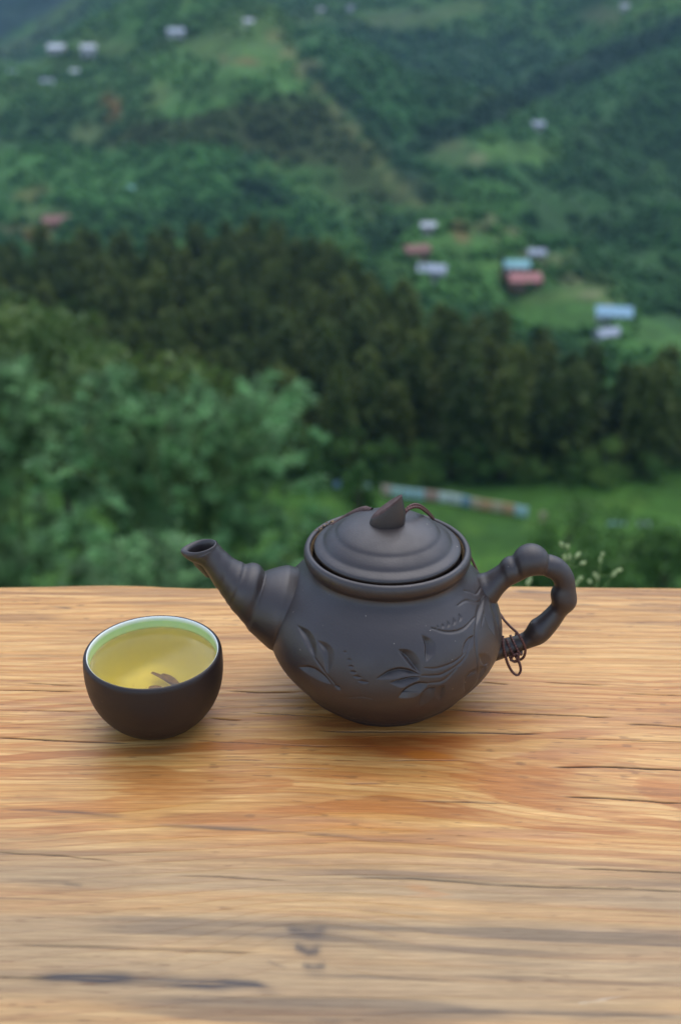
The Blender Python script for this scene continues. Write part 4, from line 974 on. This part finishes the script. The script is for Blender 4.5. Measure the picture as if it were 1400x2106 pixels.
# knot and hanging loop
cord([hc(1046, 1345, -.004), hc(1050, 1356, -.005), hc(1058, 1360, -.0055), hc(1065, 1353, -.006), hc(1064, 1345, -.0058), hc(1056, 1347, -.006), hc(1051, 1353, -.0055)], n=8)
cord([hc(1033, 1308, -.003), hc(1033.5, 1325, -.0062), hc(1038, 1347, -.0066), hc(1044, 1366, -.006), hc(1053, 1382, -.005), hc(1063, 1388.5, -.0045), hc(1069.5, 1381, -.0045), hc(1069, 1369, -.005), hc(1064, 1357, -.0058), hc(1060, 1350, -.006)], n=10)
me = mesh_np('cord', np.vstack(cord_v), np.vstack(cord_f), M_CORD, True, np.vstack(cord_c))
tag(link('cord', me), 'thin dark brown braided cord tied from the lid knob to the teapot handle', 'cord')

# ================================================================== CUP
CC = np.array([-.0857, .4388])
M_GLAZE = None
def mat_glaze():
    b = NB('celadon_glaze'); tc = b.n('ShaderNodeTexCoord'); sx = b.n('ShaderNodeSeparateXYZ'); b.link(tc.outputs['Object'], sx.inputs[0])
    mr = b.n('ShaderNodeMapRange'); b.link(sx.outputs['Z'], mr.inputs['Value']); mr.inputs['From Min'].default_value = .0320; mr.inputs['From Max'].default_value = .0385
    col = b.ramp(mr.outputs[0], [(0, (.90, .86, .55)), (.12, (.58, .74, .30)), (.6, (.46, .68, .26)), (.80, (.74, .82, .62)), (1, (.86, .88, .84))])
    b.principled(col, .12, .5, Coat__Weight=.3); return b.m
cup = empty('tea_cup', (CC[0], CC[1], 0)); tag(cup, 'small round dark brown clay cup with pale green glazed inside, left of the teapot', 'cup')
outer = [(0, .0022), (.0125, .0022), (.0135, .0004), (.0150, .0), (.0163, .0006), (.0190, .0022), (.0218, .0046), (.0252, .0085), (.0279, .0128), (.0299, .0176), (.0311, .0225), (.0317, .0275), (.0318, .0320), (.03165, .0355), (.0315, .0368), (.0312, .0377), (.0307, .0383), (.03015, .0385), (.02985, .03835)]
inner = [(.02985, .03835), (.02955, .0381), (.0293, .0374), (.0291, .0360), (.0287, .0330), (.0282, .0290), (.0272, .0240), (.0253, .0180), (.0222, .0125), (.0175, .0080), (.011, .0056), (.005, .0050), (0, .0050)]
o = link('body', lathe(catmull(np.array(outer), 5), 160, name='body', mat=M_CLAY_CUP, cx=np.zeros(2)), cup)
o = link('glaze_lining', lathe(catmull(np.array(inner), 5), 160, name='glaze_lining', mat=mat_glaze(), cx=np.zeros(2)), cup)
TZ = .0330
def mat_tea():
    b = NB('green_tea'); g_ = b.n('ShaderNodeBsdfRefraction'); 
    p = b.t.nodes.new('ShaderNodeBsdfGlass'); p.inputs['IOR'].default_value = 1.33; p.inputs['Roughness'].default_value = 0.0
    b.link(p.outputs[0], b.out.inputs['Surface'])
    va = b.n('ShaderNodeVolumeAbsorption'); va.inputs['Color'].default_value = (.955, .87, .05, 1); va.inputs['Density'].default_value = 50
    b.link(va.outputs[0], b.out.inputs['Volume']); b.t.nodes.remove(g_); return b.m
tp = [(r_ + .00006, z_) for r_, z_ in catmull(np.array(inner), 5) if z_ <= TZ - .0001]
tea = [(0, TZ), (.020, TZ), (.0270, TZ), (.0283, TZ + .00003), (.02885, TZ + .00012)] + tp[:-1] + [(0, .0049)]
o = link('tea', lathe(tea, 160, flip=True, name='tea', mat=mat_tea(), cx=np.zeros(2))); o.location = (CC[0], CC[1], 0)
tag(o, 'clear yellow-green tea filling the small clay cup', 'tea')
M_TL = simple('wet_tea_leaf', (.24, .13, .07), .6, .4, 900, .4)
def leafbit(loc, L, W, rz, tilt, label):
    bm = bmesh.new(); nseg = 8; rows = []
    for i in range(nseg + 1):
        t = i / nseg; w = W * (.35 + .65 * math.sin(math.pi * (.15 + .75 * t))); bend = L * .10 * math.sin(math.pi * t)
        rows.append([bm.verts.new((L * (t - .5), s * w / 2, bend + (.18 * W if s else 0) + zo)) for s, zo in ((-1, 0), (0, .0002), (1, 0), (0, -.0004))])
    for a, b_ in zip(rows[:-1], rows[1:]):
        for k in range(4): bm.faces.new((a[k], a[(k + 1) % 4], b_[(k + 1) % 4], b_[k]))
    bm.faces.new(rows[0][::-1]); bm.faces.new(rows[-1])
    me = bpy.data.meshes.new('tea_leaf'); bm.to_mesh(me); bm.free(); me.materials.append(M_TL)
    o = link('tea_leaf', me); o.location = loc; o.rotation_euler = (0, tilt, rz); tag(o, label, 'tea leaf', 'tea leaves sunk in the cup')
leafbit((CC[0] + .0028, CC[1] + .0035, .0092), .0150, .0024, math.radians(-38), .1, 'longer brown tea stem lying across the others at the bottom of the cup')
leafbit((CC[0] + .0062, CC[1] + .0026, .0096), .0125, .0038, math.radians(-42), -.05, 'broad brown tea leaf beside the long stem in the cup')
leafbit((CC[0] + .0003, CC[1] - .0032, .0088), .0060, .0030, math.radians(5), 0, 'short stub of tea leaf near the front wall of the cup')
bm = bmesh.new(); gg = np.random.default_rng(12)
for i in range(16):
    a = gg.uniform(2.9, 5.9); r_ = gg.uniform(.002, .011); zf = .0055 + max(0, (r_ - .009)) * .45
    bmesh.ops.create_icosphere(bm, subdivisions=1, radius=gg.uniform(.00018, .00034), matrix=Matrix.Translation((CC[0] + r_ * math.cos(a), CC[1] + r_ * math.sin(a), zf)))
me = bpy.data.meshes.new('tea_specks'); bm.to_mesh(me); bm.free(); me.materials.append(M_TL); tag(link('tea_specks', me), kind='stuff')

# ================================================================== WEED STALKS behind the table edge
M_STALK = simple('weed_stalk', (.17, .27, .08), .6, .3, 60, .2); M_POD = simple('seed_pod', (.38, .46, .20), .6, .3, 80, .2)
def weed(px, Y, pods, tip, label, extra=()):
    top = atY(*tip, Y); base = atY(px, 1330, Y); base = np.array([base[0], Y - .02, -.76])
    e = empty('weed', base); tag(e, label, 'weed', 'flowering weeds behind the table edge')
    P = catmull(np.array([base, base * .5 + top * .5 + [.004, 0, 0], base * .15 + top * .85 + [-.002, 0, 0], top]), 8)
    v, f = tube(P - base, np.linspace(.0014, .0004, len(P)), 6); vs2, fs2, o2 = [v], [f], len(v)
    for (qx, qy) in pods:
        p = atY(qx, qy, Y + random.uniform(-.012, .012)); i = int(np.argmin(np.abs(P[:, 2] - (p[2] - .012)) )); a = P[i]
        v, f = tube(np.array([a, (a + p) / 2 + [0, 0, -.002], p]) - base, .0003, 5); vs2.append(v); fs2.append(f + o2); o2 += len(v)
        bm = bmesh.new(); d = Vector(p - a).normalized(); q = d.to_track_quat('Z', 'Y').to_matrix().to_4x4()
        bmesh.ops.create_uvsphere(bm, u_segments=8, v_segments=6, radius=.0021, matrix=Matrix.Translation(Vector(p - base)) @ q @ Matrix.Diagonal((.75, .75, 1.5, 1)))
        me = bpy.data.meshes.new('seed_pod'); bm.to_mesh(me); bm.free(); me.materials.append(M_POD); link('seed_pod', me, e)
    link('stem', mesh_np('stem', np.vstack(vs2), np.vstack(fs2), M_STALK), e)
    for k in range(3):   # low leaves, below the view of the table edge
        a = k * 2.1; P2 = np.array([[0, 0, .10 + .1 * k], [math.cos(a) * .05, math.sin(a) * .02, .16 + .1 * k], [math.cos(a) * .11, math.sin(a) * .04, .14 + .1 * k]])
        v = []; 
        for p_, w_ in zip(catmull(P2, 4), np.sin(np.linspace(.15, 3.0, 9)) * .012): v += [p_ + [-math.sin(a) * w_, math.cos(a) * w_, 0], p_ + [math.sin(a) * w_, -math.cos(a) * w_, 0]]
        link('leaf', mesh_np('leaf', np.array(v), grid_faces(2, 9), M_STALK), e)
weed(1195, .80, [(1154, 1120), (1166, 1124), (1187, 1142), (1198, 1158), (1160, 1148), (1170, 1146), (1192, 1190), (1184, 1200)], (1172, 1116), 'tall flowering weed right of the teapot handle')
weed(1232, .82, [(1238, 1140), (1234, 1152), (1272, 1173), (1222, 1182), (1228, 1188), (1262, 1180), (1212, 1196)], (1237, 1138), 'branching weed right of the tall one')
weed(1090, .80, [(1084, 1199), (1089, 1194)], (1086, 1197), 'short weed tip showing through the teapot handle')
print('done')
